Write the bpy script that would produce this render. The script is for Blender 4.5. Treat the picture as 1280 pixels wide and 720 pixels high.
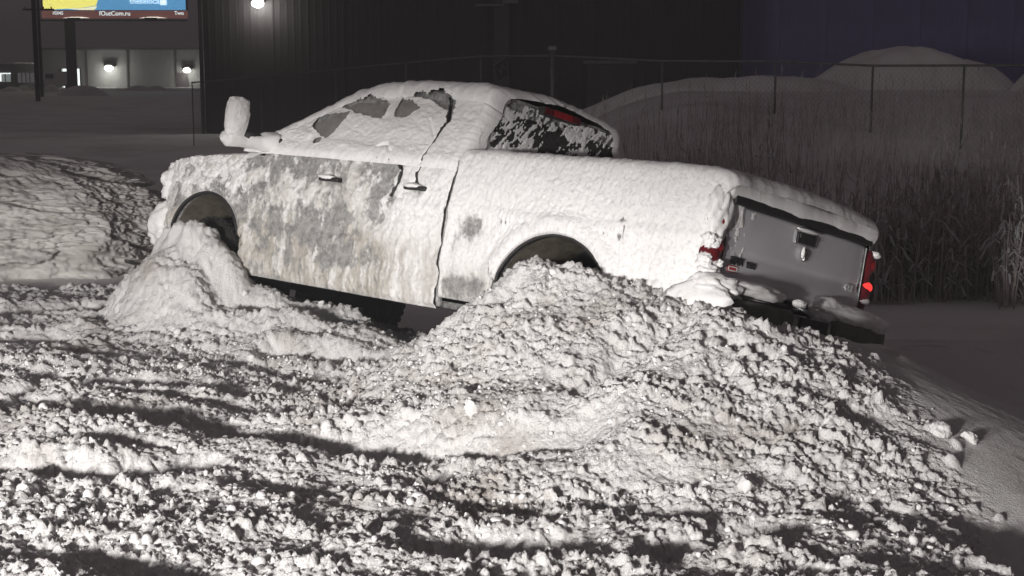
import bpy, bmesh, math, random
import numpy as np
from mathutils import Vector, Matrix, Euler
R = math.radians
random.seed(7)
rng = np.random.default_rng(11)
for o in list(bpy.data.objects):
    bpy.data.objects.remove(o)
scene = bpy.context.scene
COL = scene.collection

# ------------------------------------------------------------------ camera
cam = bpy.data.cameras.new('camera')
cam.sensor_width = 36.0
cam.lens = 36.0 * 1800.0 / 1280.0
cam.clip_end = 2000.0
camo = bpy.data.objects.new('camera', cam)
camo.location = (0, 0, 2.2)
camo.rotation_euler = (R(90.0) - math.atan(272.0 / 1800.0), 0, 0)
COL.objects.link(camo)
scene.camera = camo

# ------------------------------------------------------------------ night sky
SUN_EL, SUN_AZ = -4.0, 200.0
world = bpy.data.worlds.new('World')
scene.world = world
world.use_nodes = True
wn, wl = world.node_tree.nodes, world.node_tree.links
wn.clear()
w_out = wn.new('ShaderNodeOutputWorld')
w_bg = wn.new('ShaderNodeBackground')
w_sky = wn.new('ShaderNodeTexSky')
w_sky.sky_type = 'NISHITA'
w_sky.sun_disc = False
w_sky.sun_elevation = R(SUN_EL)
w_sky.sun_rotation = R(SUN_AZ)
w_mix = wn.new('ShaderNodeMix'); w_mix.data_type = 'RGBA'; w_mix.blend_type = 'ADD'
w_mix.inputs[0].default_value = 1.0
w_mix.inputs[7].default_value = (0.42, 0.345, 0.365, 1)      # town glow on low cloud
wl.new(w_sky.outputs[0], w_mix.inputs[6])
wl.new(w_mix.outputs[2], w_bg.inputs[0])
w_bg.inputs[1].default_value = 0.15
wl.new(w_bg.outputs[0], w_out.inputs[0])

# ------------------------------------------------------------------ headlights of the vehicle standing left of the camera
def spot(name, loc, target, power, cone, blend, col=(1.0, 0.968, 0.945), rad=0.36):
    l = bpy.data.lights.new(name, 'SPOT')
    l.energy = power; l.spot_size = R(cone); l.spot_blend = blend
    l.color = col; l.shadow_soft_size = rad
    o = bpy.data.objects.new(name, l)
    o.location = loc
    d = Vector(target) - Vector(loc)
    o.rotation_euler = d.to_track_quat('-Z', 'Y').to_euler()
    COL.objects.link(o)
    return o
def dirpt(loc, az, pitch):
    a, p = R(az), R(pitch)
    return (loc[0] + math.sin(a) * math.cos(p), loc[1] + math.cos(a) * math.cos(p), loc[2] + math.sin(p))
HL = [(-6.2, -3.9, 2.3), (-4.9, -4.7, 2.3)]
for L in HL:
    spot('headlight_low_beam', L, dirpt(L, 16, -49), 3900, 96, 0.08)
    spot('headlight_high_beam', L, dirpt(L, 18, -4.5), 1600, 46, 1.0)

vs = scene.view_settings
vs.view_transform = 'Standard'; vs.look = 'None'; vs.exposure = 0.0; vs.gamma = 1.0
vs.use_curve_mapping = False
scene.render.engine = 'CYCLES'

# ================================================================== helpers
def tag(o, label=None, cat=None, group=None, kind=None):
    if label: o['label'] = label
    if cat: o['category'] = cat
    if group: o['group'] = group
    if kind: o['kind'] = kind
    return o
def link(o, parent=None):
    COL.objects.link(o)
    if parent is not None: o.parent = parent
    return o
def empty(name, loc=(0, 0, 0), rot=(0, 0, 0)):
    o = bpy.data.objects.new(name, None)
    o.location = loc; o.rotation_euler = rot
    o.empty_display_size = 0.2
    COL.objects.link(o)
    return o
def npmesh(name, V, Fq, mat, parent=None, smooth=True, F3=None, mats=None, midx=None):
    V = np.asarray(V, np.float32)
    me = bpy.data.meshes.new(name)
    Fq = np.zeros((0, 4), np.int32) if Fq is None else np.asarray(Fq, np.int32)
    F3 = np.zeros((0, 3), np.int32) if F3 is None else np.asarray(F3, np.int32)
    nl = Fq.size + F3.size; nf = len(Fq) + len(F3)
    me.vertices.add(len(V)); me.vertices.foreach_set('co', V.ravel())
    me.loops.add(nl); me.loops.foreach_set('vertex_index', np.concatenate([Fq.ravel(), F3.ravel()]).astype(np.int32))
    me.polygons.add(nf)
    st = np.concatenate([np.arange(len(Fq)) * 4, Fq.size + np.arange(len(F3)) * 3]).astype(np.int32)
    me.polygons.foreach_set('loop_start', st)
    me.polygons.foreach_set('use_smooth', np.full(nf, smooth))
    if mats:
        for m in mats: me.materials.append(m)
        if midx is not None: me.polygons.foreach_set('material_index', np.asarray(midx, np.int32))
    elif mat: me.materials.append(mat)
    me.update(calc_edges=True)
    me.validate()
    return link(bpy.data.objects.new(name, me), parent)
def gridfaces(n, m, flip=False):
    i = np.arange(n * m).reshape(n, m)
    a, b, c, d = i[:-1, :-1], i[1:, :-1], i[1:, 1:], i[:-1, 1:]
    f = np.stack([a, d, c, b] if flip else [a, b, c, d], -1).reshape(-1, 4)
    return f
def gridmesh(name, P, mat, parent=None, keep=None, flip=False, smooth=True, attrs=None):
    n, m = P.shape[:2]
    f = gridfaces(n, m, flip)
    V = P.reshape(-1, 3)
    if keep is not None:
        k = keep.reshape(-1)
        f = f[k[f].sum(1) >= 3]
        used = np.zeros(len(V), bool); used[f.ravel()] = True
        idx = np.cumsum(used) - 1
        V = V[used]; f = idx[f]
    o = npmesh(name, V, f, mat, parent, smooth)
    for an, av in (attrs or {}).items():
        av = np.broadcast_to(av, P.shape[:2]).reshape(-1)
        if keep is not None: av = av[used]
        at = o.data.attributes.new(an, 'FLOAT', 'POINT'); at.data.foreach_set('value', np.ascontiguousarray(av, np.float32))
    return o
def bmobj(name, bm, mat, parent=None, smooth=False):
    me = bpy.data.meshes.new(name)
    bm.to_mesh(me); bm.free()
    if mat: me.materials.append(mat)
    if smooth:
        for p in me.polygons: p.use_smooth = True
    return link(bpy.data.objects.new(name, me), parent)
def bm_box(bm, c, s, bevel=0.0, rot=None):
    r = bmesh.ops.create_cube(bm, size=1.0)
    vs_ = r['verts']
    for v in vs_:
        v.co = Vector((v.co.x * s[0], v.co.y * s[1], v.co.z * s[2]))
    if bevel > 0:
        es = list({e for v in vs_ for e in v.link_edges})
        rb = bmesh.ops.bevel(bm, geom=es, offset=bevel, segments=2, affect='EDGES', profile=0.6)
        vs_ = list({v for f in rb['faces'] for v in f.verts} | {v for v in vs_ if v.is_valid})
    for v in vs_:
        co = v.co
        if rot is not None: co = rot @ co
        v.co = co + Vector(c)
    return vs_
def box(name, c, s, mat, parent=None, bevel=0.0, rot=None, smooth=False):
    bm = bmesh.new(); bm_box(bm, c, s, bevel, rot)
    return bmobj(name, bm, mat, parent, smooth)
def tube_arrays(path, rad, sides=8):
    path = [np.array(p, float) for p in path]
    n = len(path)
    rad = [rad] * n if np.isscalar(rad) else rad
    V = []
    for i, p in enumerate(path):
        t = path[min(i + 1, n - 1)] - path[max(i - 1, 0)]
        t /= np.linalg.norm(t) + 1e-9
        up = np.array([0, 0, 1.0]) if abs(t[2]) < 0.9 else np.array([1.0, 0, 0])
        a = np.cross(t, up); a /= np.linalg.norm(a); b = np.cross(t, a)
        for k in range(sides):
            th = 2 * math.pi * k / sides
            V.append(p + rad[i] * (math.cos(th) * a + math.sin(th) * b))
    F = []
    for i in range(n - 1):
        for k in range(sides):
            k2 = (k + 1) % sides
            F.append((i * sides + k, i * sides + k2, (i + 1) * sides + k2, (i + 1) * sides + k))
    c0 = len(V); V.append(path[0]); V.append(path[-1])
    T = []
    for k in range(sides):
        k2 = (k + 1) % sides
        T.append((c0, k2, k)); T.append((c0 + 1, (n - 1) * sides + k, (n - 1) * sides + k2))
    return np.array(V), np.array(F), np.array(T)
def tube(name, path, rad, mat, parent=None, sides=8):
    V, F, T = tube_arrays(path, rad, sides)
    return npmesh(name, V, F, mat, parent, True, F3=T)
def lathe(name, prof, axis_c, mat, parent=None, seg=28, axis='y'):
    """prof: list of (offset along axis, radius)"""
    V = []
    for a, r in prof:
        for k in range(seg):
            th = 2 * math.pi * k / seg
            c, s = r * math.cos(th), r * math.sin(th)
            V.append((axis_c[0] + c, axis_c[1] + a, axis_c[2] + s) if axis == 'y' else (axis_c[0] + c, axis_c[1] + s, axis_c[2] + a))
    F = []
    for i in range(len(prof) - 1):
        for k in range(seg):
            k2 = (k + 1) % seg
            F.append((i * seg + k, i * seg + k2, (i + 1) * seg + k2, (i + 1) * seg + k))
    return npmesh(name, V, F, mat, parent, True)
def prism(name, poly, depth, mat, parent=None, frame=None):
    """poly (u,v) extruded along w; frame = function (u,v,w)->xyz"""
    bm = bmesh.new()
    a = [bm.verts.new(frame(u, v, 0.0)) for u, v in poly]
    b = [bm.verts.new(frame(u, v, depth)) for u, v in poly]
    n = len(poly)
    bm.faces.new(a[::-1]); bm.faces.new(b)
    for i in range(n):
        j = (i + 1) % n
        bm.faces.new((a[i], a[j], b[j], b[i]))
    bmesh.ops.recalc_face_normals(bm, faces=bm.faces[:])
    return bmobj(name, bm, mat, parent)
def text(name, body, size, loc, rot, mat, parent=None, extrude=0.004, align='CENTER', shear=0.0, bold=0.0):
    cu = bpy.data.curves.new(name, 'FONT')
    cu.body = body; cu.size = size; cu.extrude = extrude; cu.align_x = align; cu.align_y = 'CENTER'
    cu.shear = shear; cu.offset = bold
    t = bpy.data.objects.new(name + '_tmp', cu)
    COL.objects.link(t)
    me = bpy.data.meshes.new_from_object(t.evaluated_get(bpy.context.evaluated_depsgraph_get()))
    bpy.data.objects.remove(t)
    me.name = name
    me.materials.clear(); me.materials.append(mat)
    o = bpy.data.objects.new(name, me)
    o.location = loc; o.rotation_euler = rot
    return link(o, parent)

# ------------------------------------------------------------------ numpy noise
def _hash(ix, iy, seed):
    h = (ix.astype(np.int64) * 374761393 + iy.astype(np.int64) * 668265263 + seed * 1274126177) & 0xFFFFFFFF
    h = ((h ^ (h >> 13)) * 1274126177) & 0xFFFFFFFF
    h = (h ^ (h >> 16)) & 0xFFFFFFFF
    return h / 4294967295.0
def vnoise(x, y, seed=0):
    x0 = np.floor(x); y0 = np.floor(y)
    fx = x - x0; fy = y - y0
    fx = fx * fx * fx * (fx * (fx * 6 - 15) + 10); fy = fy * fy * fy * (fy * (fy * 6 - 15) + 10)
    a = _hash(x0, y0, seed); b = _hash(x0 + 1, y0, seed); c = _hash(x0, y0 + 1, seed); d = _hash(x0 + 1, y0 + 1, seed)
    return (a + (b - a) * fx) * (1 - fy) + (c + (d - c) * fx) * fy
def fbm(x, y, seed=0, octv=4, gain=0.5):
    x, y = np.broadcast_arrays(np.asarray(x, float), np.asarray(y, float))
    s = np.zeros(x.shape); a = 1.0; t = 0.0; f = 1.0
    for o in range(octv):
        c, sn = math.cos(0.6 * o + 0.3), math.sin(0.6 * o + 0.3)
        s += a * vnoise((x * c - y * sn) * f, (x * sn + y * c) * f, seed + o * 17); t += a
        a *= gain; f *= 2.03
    return s / t
def sstep(a, b, x):
    t = np.clip((x - a) / (b - a), 0, 1)
    return t * t * (3 - 2 * t)
def polydist(px, py, pts):
    d = np.full(px.shape, 1e9)
    for (ax, ay), (bx, by) in zip(pts[:-1], pts[1:]):
        vx, vy = bx - ax, by - ay
        t = np.clip(((px - ax) * vx + (py - ay) * vy) / (vx * vx + vy * vy + 1e-12), 0, 1)
        d = np.minimum(d, np.hypot(px - ax - t * vx, py - ay - t * vy))
    return d
def inpoly(px, py, poly):
    c = np.zeros(px.shape, bool)
    n = len(poly)
    for i in range(n):
        x1, y1 = poly[i]; x2, y2 = poly[(i + 1) % n]
        if y1 == y2: continue
        c ^= ((y1 > py) != (y2 > py)) & (px < (x2 - x1) * (py - y1) / (y2 - y1) + x1)
    return c
def worley(x, y, seed=0, jit=.95):
    """returns F1, F2, id hash of nearest cell, and offset to its point"""
    x0 = np.floor(x); y0 = np.floor(y)
    f1 = np.full(x.shape, 9.0); f2 = np.full(x.shape, 9.0)
    hid = np.zeros(x.shape); ox = np.zeros(x.shape); oy = np.zeros(x.shape)
    for i in (-1, 0, 1):
        for j in (-1, 0, 1):
            cx, cy = x0 + i, y0 + j
            dx = cx + .5 + jit * (_hash(cx, cy, seed) - .5) - x; dy = cy + .5 + jit * (_hash(cx, cy, seed + 5) - .5) - y
            d = np.hypot(dx, dy)
            nr = d < f1
            f2 = np.where(nr, f1, np.minimum(f2, d))
            f1 = np.where(nr, d, f1); ox = np.where(nr, dx, ox); oy = np.where(nr, dy, oy)
            hid = np.where(nr, _hash(cx, cy, seed + 9), hid)
    return f1, f2, hid, ox, oy
def rubble(x, y, size, seed, sharp=.28, tilt=.5):
    """broken lumps: cells of random height and tilt parted by crevices, 0..1"""
    wx_w = x + size * .45 * (fbm(x / size * .9, y / size * .9, seed + 71, 2) - .5) * 2
    wy_w = y + size * .45 * (fbm(x / size * .9 + 31, y / size * .9, seed + 72, 2) - .5) * 2
    f1, f2, h, ox, oy = worley(wx_w / size, wy_w / size, seed)
    top = h + tilt * ((h * 7.3 % 1 - .5) * ox + (h * 13.7 % 1 - .5) * oy)
    return np.clip(top, 0, 1.3) * sstep(0, sharp, f2 - f1) * (1 - .55 * f1 * f1)
def gnormals(P):
    du = np.gradient(P, axis=0); dv = np.gradient(P, axis=1)
    n = np.cross(du, dv)
    return n / (np.linalg.norm(n, axis=-1, keepdims=True) + 1e-12)

# ================================================================== materials
def mat(name):
    m = bpy.data.materials.new(name); m.use_nodes = True
    nt = m.node_tree
    return m, nt.nodes, nt.links, nt.nodes['Principled BSDF']
def simple(name, col, rough=0.6, metal=0.0, spec=0.5, noise=0.0, nscale=20.0, bump=0.0, bscale=60.0, emit=None, estr=0.0, coat=0.0):
    m, n, l, b = mat(name)
    b.inputs['Base Color'].default_value = (*col, 1)
    b.inputs['Roughness'].default_value = rough
    b.inputs['Metallic'].default_value = metal
    b.inputs['Specular IOR Level'].default_value = spec
    b.inputs['Coat Weight'].default_value = coat
    tc = n.new('ShaderNodeTexCoord')
    if noise > 0:
        t = n.new('ShaderNodeTexNoise'); t.inputs['Scale'].default_value = nscale; t.inputs['Detail'].default_value = 5
        l.new(tc.outputs['Object'], t.inputs['Vector'])
        r = n.new('ShaderNodeMapRange')
        r.inputs['From Min'].default_value = 0.3; r.inputs['From Max'].default_value = 0.7
        r.inputs['To Min'].default_value = 1 - noise; r.inputs['To Max'].default_value = 1 + noise
        l.new(t.outputs['Fac'], r.inputs['Value'])
        mx = n.new('ShaderNodeMix'); mx.data_type = 'RGBA'; mx.blend_type = 'MULTIPLY'; mx.inputs[0].default_value = 1
        mx.inputs[6].default_value = (*col, 1)
        l.new(r.outputs[0], mx.inputs[7]); l.new(mx.outputs[2], b.inputs['Base Color'])
    if bump > 0:
        t2 = n.new('ShaderNodeTexNoise'); t2.inputs['Scale'].default_value = bscale; t2.inputs['Detail'].default_value = 4
        l.new(tc.outputs['Object'], t2.inputs['Vector'])
        bp = n.new('ShaderNodeBump'); bp.inputs['Strength'].default_value = bump; bp.inputs['Distance'].default_value = 0.01
        l.new(t2.outputs['Fac'], bp.inputs['Height']); l.new(bp.outputs[0], b.inputs['Normal'])
    if emit:
        b.inputs['Emission Color'].default_value = (*emit, 1); b.inputs['Emission Strength'].default_value = estr
    return m
def snowmat(name, white, dirt, dmin, dmax, dscale, bump=0.6, bscale=90.0, streak=None):
    m, n, l, b = mat(name)
    tc = n.new('ShaderNodeTexCoord')
    src = tc.outputs['Object']
    if streak:
        mp = n.new('ShaderNodeMapping'); mp.inputs['Scale'].default_value = streak
        l.new(src, mp.inputs['Vector']); vec = mp.outputs[0]
    else: vec = src
    t = n.new('ShaderNodeTexNoise'); t.inputs['Scale'].default_value = dscale; t.inputs['Detail'].default_value = 6
    t.inputs['Roughness'].default_value = 0.62
    l.new(vec, t.inputs['Vector'])
    r = n.new('ShaderNodeMapRange'); r.inputs['From Min'].default_value = dmin; r.inputs['From Max'].default_value = dmax
    l.new(t.outputs['Fac'], r.inputs['Value'])
    mx = n.new('ShaderNodeMix'); mx.data_type = 'RGBA'
    mx.inputs[6].default_value = (*white, 1); mx.inputs[7].default_value = (*dirt, 1)
    l.new(r.outputs[0], mx.inputs[0]); l.new(mx.outputs[2], b.inputs['Base Color'])
    b.inputs['Roughness'].default_value = 0.75
    b.inputs['Specular IOR Level'].default_value = 0.25
    v = n.new('ShaderNodeTexNoise'); v.inputs['Scale'].default_value = bscale; v.inputs['Detail'].default_value = 5; v.inputs['Roughness'].default_value = 0.7
    l.new(src, v.inputs['Vector'])
    bp = n.new('ShaderNodeBump'); bp.inputs['Strength'].default_value = bump; bp.inputs['Distance'].default_value = 0.016
    l.new(v.outputs['Fac'], bp.inputs['Height']); l.new(bp.outputs[0], b.inputs['Normal'])
    return m
M = {}
M['snow_ground'] = snowmat('snow_ground', (.77, .755, .74), (.40, .355, .32), .52, .76, 1.6, 0.9, 75)
M['snow_chunk'] = snowmat('snow_chunk', (.80, .79, .78), (.54, .51, .48), .52, .75, 3.0, 0.5, 120)
M['snow_far'] = snowmat('snow_far', (.80, .79, .775), (.55, .53, .50), .45, .75, .35, 0.3, 14)
M['snow_pile'] = snowmat('snow_pile', (.62, .60, .575), (.42, .395, .37), .45, .72, 2.2, 0.7, 80, (1, 1, 3))
M['snow_crust'] = snowmat('snow_crust', (.88, .87, .86), (.66, .62, .57), .56, .80, 5.0, 0.5, 150)
M['snow_splash'] = snowmat('snow_splash', (.86, .84, .80), (.48, .43, .35), .42, .70, 6.0, 0.7, 120, (1.6, 1, .45))
def plaster(name, dirtcol):
    m, n, l, b = mat(name)
    tc = n.new('ShaderNodeTexCoord')
    ac = n.new('ShaderNodeAttribute'); ac.attribute_name = 'cover'
    ad = n.new('ShaderNodeAttribute'); ad.attribute_name = 'dirt'
    t = n.new('ShaderNodeTexNoise'); t.inputs['Scale'].default_value = 42; t.inputs['Detail'].default_value = 7; t.inputs['Roughness'].default_value = .7
    l.new(tc.outputs['Object'], t.inputs['Vector'])
    ma = n.new('ShaderNodeMath'); ma.operation = 'MULTIPLY_ADD'; ma.inputs[1].default_value = 2.2; ma.inputs[2].default_value = -1.1
    l.new(t.outputs['Fac'], ma.inputs[0])
    ad2 = n.new('ShaderNodeMath'); ad2.operation = 'ADD'; ad2.use_clamp = True
    l.new(ac.outputs['Fac'], ad2.inputs[0]); l.new(ma.outputs[0], ad2.inputs[1])
    d = n.new('ShaderNodeTexNoise'); d.inputs['Scale'].default_value = 7; d.inputs['Detail'].default_value = 6; d.inputs['Roughness'].default_value = .65
    mp = n.new('ShaderNodeMapping'); mp.inputs['Scale'].default_value = (2.0, 1, .5)
    l.new(tc.outputs['Object'], mp.inputs['Vector']); l.new(mp.outputs[0], d.inputs['Vector'])
    dr = n.new('ShaderNodeMapRange'); dr.inputs['From Min'].default_value = .30; dr.inputs['From Max'].default_value = .56
    l.new(d.outputs['Fac'], dr.inputs['Value'])
    dm = n.new('ShaderNodeMath'); dm.operation = 'MULTIPLY'; l.new(dr.outputs[0], dm.inputs[0]); l.new(ad.outputs['Fac'], dm.inputs[1])
    sm = n.new('ShaderNodeMix'); sm.data_type = 'RGBA'; sm.inputs[6].default_value = (.88, .87, .86, 1); sm.inputs[7].default_value = (*dirtcol, 1)
    l.new(dm.outputs[0], sm.inputs[0])
    fm = n.new('ShaderNodeMix'); fm.data_type = 'RGBA'; pn = n.new('ShaderNodeTexNoise'); pn.inputs['Scale'].default_value = 17; pn.inputs['Detail'].default_value = 8; pn.inputs['Roughness'].default_value = .75; l.new(tc.outputs['Object'], pn.inputs['Vector'])
    pr = n.new('ShaderNodeMapRange'); pr.inputs['From Min'].default_value = .35; pr.inputs['From Max'].default_value = .68; l.new(pn.outputs['Fac'], pr.inputs['Value'])
    pm_ = n.new('ShaderNodeMix'); pm_.data_type = 'RGBA'; pm_.inputs[6].default_value = (.15, .147, .145, 1); pm_.inputs[7].default_value = (.46, .45, .43, 1); l.new(pr.outputs[0], pm_.inputs[0]); l.new(pm_.outputs[2], fm.inputs[6])
    l.new(ad2.outputs[0], fm.inputs[0]); l.new(sm.outputs[2], fm.inputs[7]); l.new(fm.outputs[2], b.inputs['Base Color'])
    b.inputs['Roughness'].default_value = .7; b.inputs['Specular IOR Level'].default_value = .3
    v = n.new('ShaderNodeTexNoise'); v.inputs['Scale'].default_value = 110; v.inputs['Detail'].default_value = 5; v.inputs['Roughness'].default_value = .7
    l.new(tc.outputs['Object'], v.inputs['Vector'])
    bp = n.new('ShaderNodeBump'); bp.inputs['Strength'].default_value = .6; bp.inputs['Distance'].default_value = .012
    l.new(v.outputs['Fac'], bp.inputs['Height']); l.new(bp.outputs[0], b.inputs['Normal'])
    return m
M['plaster'] = plaster('wind_plastered_snow', (.44, .41, .36))
M['snow_smooth'] = snowmat('snow_smooth', (.88, .87, .86), (.80, .78, .76), .50, .85, 2.0, 0.35, 45)

def paintmat():
    m, n, l, b = mat('frosted_grey_paint')
    tc = n.new('ShaderNodeTexCoord')
    t = n.new('ShaderNodeTexNoise'); t.inputs['Scale'].default_value = 24; t.inputs['Detail'].default_value = 8; t.inputs['Roughness'].default_value = .7
    l.new(tc.outputs['Object'], t.inputs['Vector'])
    r = n.new('ShaderNodeMapRange'); r.inputs['From Min'].default_value = .42; r.inputs['From Max'].default_value = .68
    l.new(t.outputs['Fac'], r.inputs['Value'])
    mx = n.new('ShaderNodeMix'); mx.data_type = 'RGBA'
    mx.inputs[6].default_value = (.19, .188, .19, 1); mx.inputs[7].default_value = (.52, .51, .49, 1)
    l.new(r.outputs[0], mx.inputs[0]); l.new(mx.outputs[2], b.inputs['Base Color'])
    b.inputs['Roughness'].default_value = .55; b.inputs['Metallic'].default_value = 0.1
    bp = n.new('ShaderNodeBump'); bp.inputs['Strength'].default_value = .35; bp.inputs['Distance'].default_value = .006
    l.new(t.outputs['Fac'], bp.inputs['Height']); l.new(bp.outputs[0], b.inputs['Normal'])
    return m
M['paint_frost'] = paintmat()
M['badge'] = simple('pale_badge', (.55, .55, .56), .35, .3)
M['paint'] = simple('grey_metallic_paint', (.60, .585, .61), .42, .25, .5, .10, 3.0, .06, 90, coat=.25)
M['frost_glass'] = simple('frosted_window', (.26, .245, .23), .55, 0, .5, .18, 22, .25, 140)
M['glass'] = simple('dark_glass', (.040, .038, .038), .25, 0, .6, .5, 40)
M['bumper'] = simple('dirty_bumper', (.13, .12, .11), .6, .2, .4, .3, 14, .2, 80)
M['black'] = simple('black_plastic', (.026, .025, .025), .55, 0, .4, .2, 30, .2, 200)
M['rubber'] = simple('tyre_rubber', (.022, .021, .02), .85, 0, .3, .25, 25, .4, 90)
M['liner'] = simple('muddy_liner', (.10, .088, .068), .9, 0, .2, .35, 14, .5, 50)
M['rim'] = simple('alloy_rim', (.45, .45, .46), .35, .9)
M['chrome'] = simple('chrome', (.62, .62, .63), .18, 1.0)
M['dullchrome'] = simple('dull_chrome', (.30, .30, .30), .4, .8, .5, .25, 25)
M['red_lens'] = simple('red_lens', (.10, .010, .014), .15, 0, .6)
M['red_lit'] = simple('lit_red_lens', (.6, .02, .02), .2, 0, .5, emit=(1, .05, .04), estr=1.1)
M['red_dim'] = simple('dim_red_lens', (.16, .012, .016), .12, 0, .6, emit=(1, .03, .03), estr=.03)
M['clear_lens'] = simple('clear_lens', (.55, .52, .52), .12, 0, .6)
M['white'] = simple('white_print', (.75, .73, .73), .6)
M['red_print'] = simple('red_print', (.45, .05, .05), .6)
M['chassis'] = simple('chassis_black', (.012, .012, .012), .8, 0, .2, .3, 12)
M['pale_weed'] = simple('dry_stalk', (.50, .46, .44), .9, 0, .2, .35, 6)
M['weed_snow'] = simple('stalk_snow', (.62, .62, .64), .8)
M['galv'] = simple('galvanised_steel', (.20, .20, .20), .55, .5, .4, .2, 10)

# ================================================================== terrain heights
TX, TY = 0.7686, 9.2355
YAW = 2.39212714
def tloc(x, y):
    dx, dy = x - TX, y - TY
    c, s = math.cos(YAW), math.sin(YAW)
    return dx * c + dy * s, -dx * s + dy * c
def smax(a, b, k=0.10):
    h = np.clip(0.5 + 0.5 * (a - b) / k, 0, 1)
    return b + (a - b) * h + k * h * (1 - h)
REAR = [(-.10, 8.30, .72, .62), (0.16, 8.50, 1.07, .90), (0.36, 8.36, 1.07, .66), (0.58, 8.16, .97, .48), (0.85, 7.92, .90, .42), (1.08, 7.66, .90, .40), (1.5, 7.72, .77, .38),
        (1.85, 7.95, .68, .45), (2.10, 8.12, .64, .75), (2.1, 7.75, .42, .8), (2.05, 7.3, .36, .8), (.35, 7.75, .66, .42), (1.6, 7.2, .52, .40)]
FRONT = [(-2.68, 11.08, .96, 1.7), (-2.55, 10.95, 1.04, 1.5), (-2.42, 10.82, 1.05, 1.4), (-2.29, 10.68, .96, 1.5), (-2.34, 10.42, .54, .9), (-2.0, 10.25, .48, .6), (-1.62, 10.05, .42, .4), (-1.85, 10.65, .56, .45), (-1.55, 10.25, .52, .40), (-1.05, 9.75, .44, .35), (-.5, 9.15, .46, .40)]
def heaps(x, y, L, base, k):
    h = base
    for (cx, cy, z, sl) in L:
        d = np.hypot(x - cx, y - cy)
        h = smax(z - sl * (np.sqrt(d * d + .012) - .11), h, k)
    return h
def Hbase(x, y):
    x = np.asarray(x, float); y = np.asarray(y, float)
    xl, yl = tloc(x, y)
    edge = -0.22 + np.maximum(0, -1.25 - xl) * 0.92
    edge = edge - 1.2 * sstep(4.4, 6.5, xl)
    edge = edge + .12 * (fbm(x * 1.3, y * 1.3, 91, 3) - .5)
    near = sstep(-0.55, 0.45, yl - edge)
    far_z = -0.13 + 0.33 * sstep(17, 45, y)
    ramp = sstep(14.5, 25.0, y) * sstep(-2.2, 3.4, x - .03 * (y - 20)) * (1 - sstep(30, 60, y))
    far_z = far_z + 1.75 * ramp
    z = far_z + (0.28 - far_z) * near
    z = z + 0.10 * (fbm(x * .7, y * .7, 5, 3) - .5)
    # lit smooth drift behind the rear mound
    d = np.hypot((x - 3.1) / 1.1, (y - 10.5) / .6)
    z = z + .30 * np.exp(-d * d)
    z = heaps(x, y, REAR, z, .10)
    z = heaps(x, y, FRONT, z, .06)
    return z
FURROWS = [([(-2.2, 7.75), (-1.55, 7.42), (-0.93, 7.16), (-0.33, 6.95), (0.3, 6.72)], .16, .115),
           ([(-3.04, 8.35), (-2.72, 8.55), (-2.33, 8.73), (-1.62, 8.4)], .09, .08),
           ([(-3.61, 9.99), (-3.26, 10.11)], .15, .09),
           ([(-0.97, 8.5), (-0.38, 8.35), (0.0, 8.29)], .07, .06),
           ([(0.25, 7.02), (0.50, 7.28), (0.70, 7.42), (0.86, 7.60)], .13, .07),
           ([(-0.41, 6.55), (0.0, 6.82), (0.31, 6.82)], .09, .08),
           ([(-0.32, 5.58), (0.0, 5.58), (0.19, 5.62)], .12, .09),
           ([(-2.48, 6.75), (-1.93, 6.61), (-1.55, 6.75)], .10, .09),
           ([(0.64, 5.52), (1.06, 5.72)], .12, .08),
           ([(-3.1, 11.22), (-2.0, 10.32), (-1.29, 10.16)], .13, .12),
           ([(-3.98, 11.04), (-3.5, 11.49), (-2.72, 10.97)], .14, .12),
           ([(0.95, 7.38), (1.35, 7.22)], .03, .05),
           ([(-1.6, 9.55), (-0.7, 9.05), (-.2, 8.75)], .10, .07)]
def furrow(x, y):
    f = np.zeros_like(x); m = np.zeros_like(x); rdg = np.zeros_like(x)
    wob = .10 * (fbm(x * 3.0, y * 3.0, 33, 3) - .5)
    for pts, w, dep in FURROWS:
        d = np.abs(polydist(x, y, pts) + wob)
        g = np.exp(-(d / w) ** 2)
        f = np.minimum(f, -dep * g)
        rdg = np.maximum(rdg, dep * .40 * np.exp(-((d - 1.9 * w) / w) ** 2))
        m = np.maximum(m, g)
    return f + rdg, m
# ------------------------------------------------------------------ churned foreground snow (fine sheet)
gx = np.concatenate([np.arange(-5.3, -2.6, .016), np.arange(-2.6, 2.9, .0088), np.arange(2.9, 4.6, .018)])
gy = np.concatenate([np.arange(4.85, 8.9, .0090), np.arange(8.9, 12.9, .0150)])
GX, GY = np.meshgrid(gx, gy, indexing='ij')
HB = Hbase(GX, GY)
FU, FM = furrow(GX, GY)
# streaky drift relief running across the light
ca, sa = math.cos(R(-24)), math.sin(R(-24))
U_, V_ = GX * ca + GY * sa, -GX * sa + GY * ca
xl_, yl_ = tloc(GX, GY)
edge_ = -0.22 + np.maximum(0, -1.25 - xl_) * 0.92
nearw = sstep(-.35, .35, yl_ - edge_)
heapw = np.clip((HB - .38) / .35, 0, 1)
amp = nearw * (1 - .55 * heapw)
rel = .13 * (fbm(U_ * 1.1, V_ * 3.2, 3, 4) - .5) + .05 * (fbm(U_ * 3.1, V_ * 7.5, 8, 3) - .5)
clump = fbm(U_ * 1.7, V_ * 3.4, 21, 4)
Hs = HB + FU * nearw + rel * amp
front_fine = np.exp(-(((GX + 2.2) / 1.0) ** 2 + ((GY - 10.7) / .75) ** 2))
fine = .022 * (fbm(GX * 13, GY * 13, 41, 4, .6) - .5)
Hs += fine * (.25 + .75 * nearw)
A = np.zeros_like(Hs)
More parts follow.
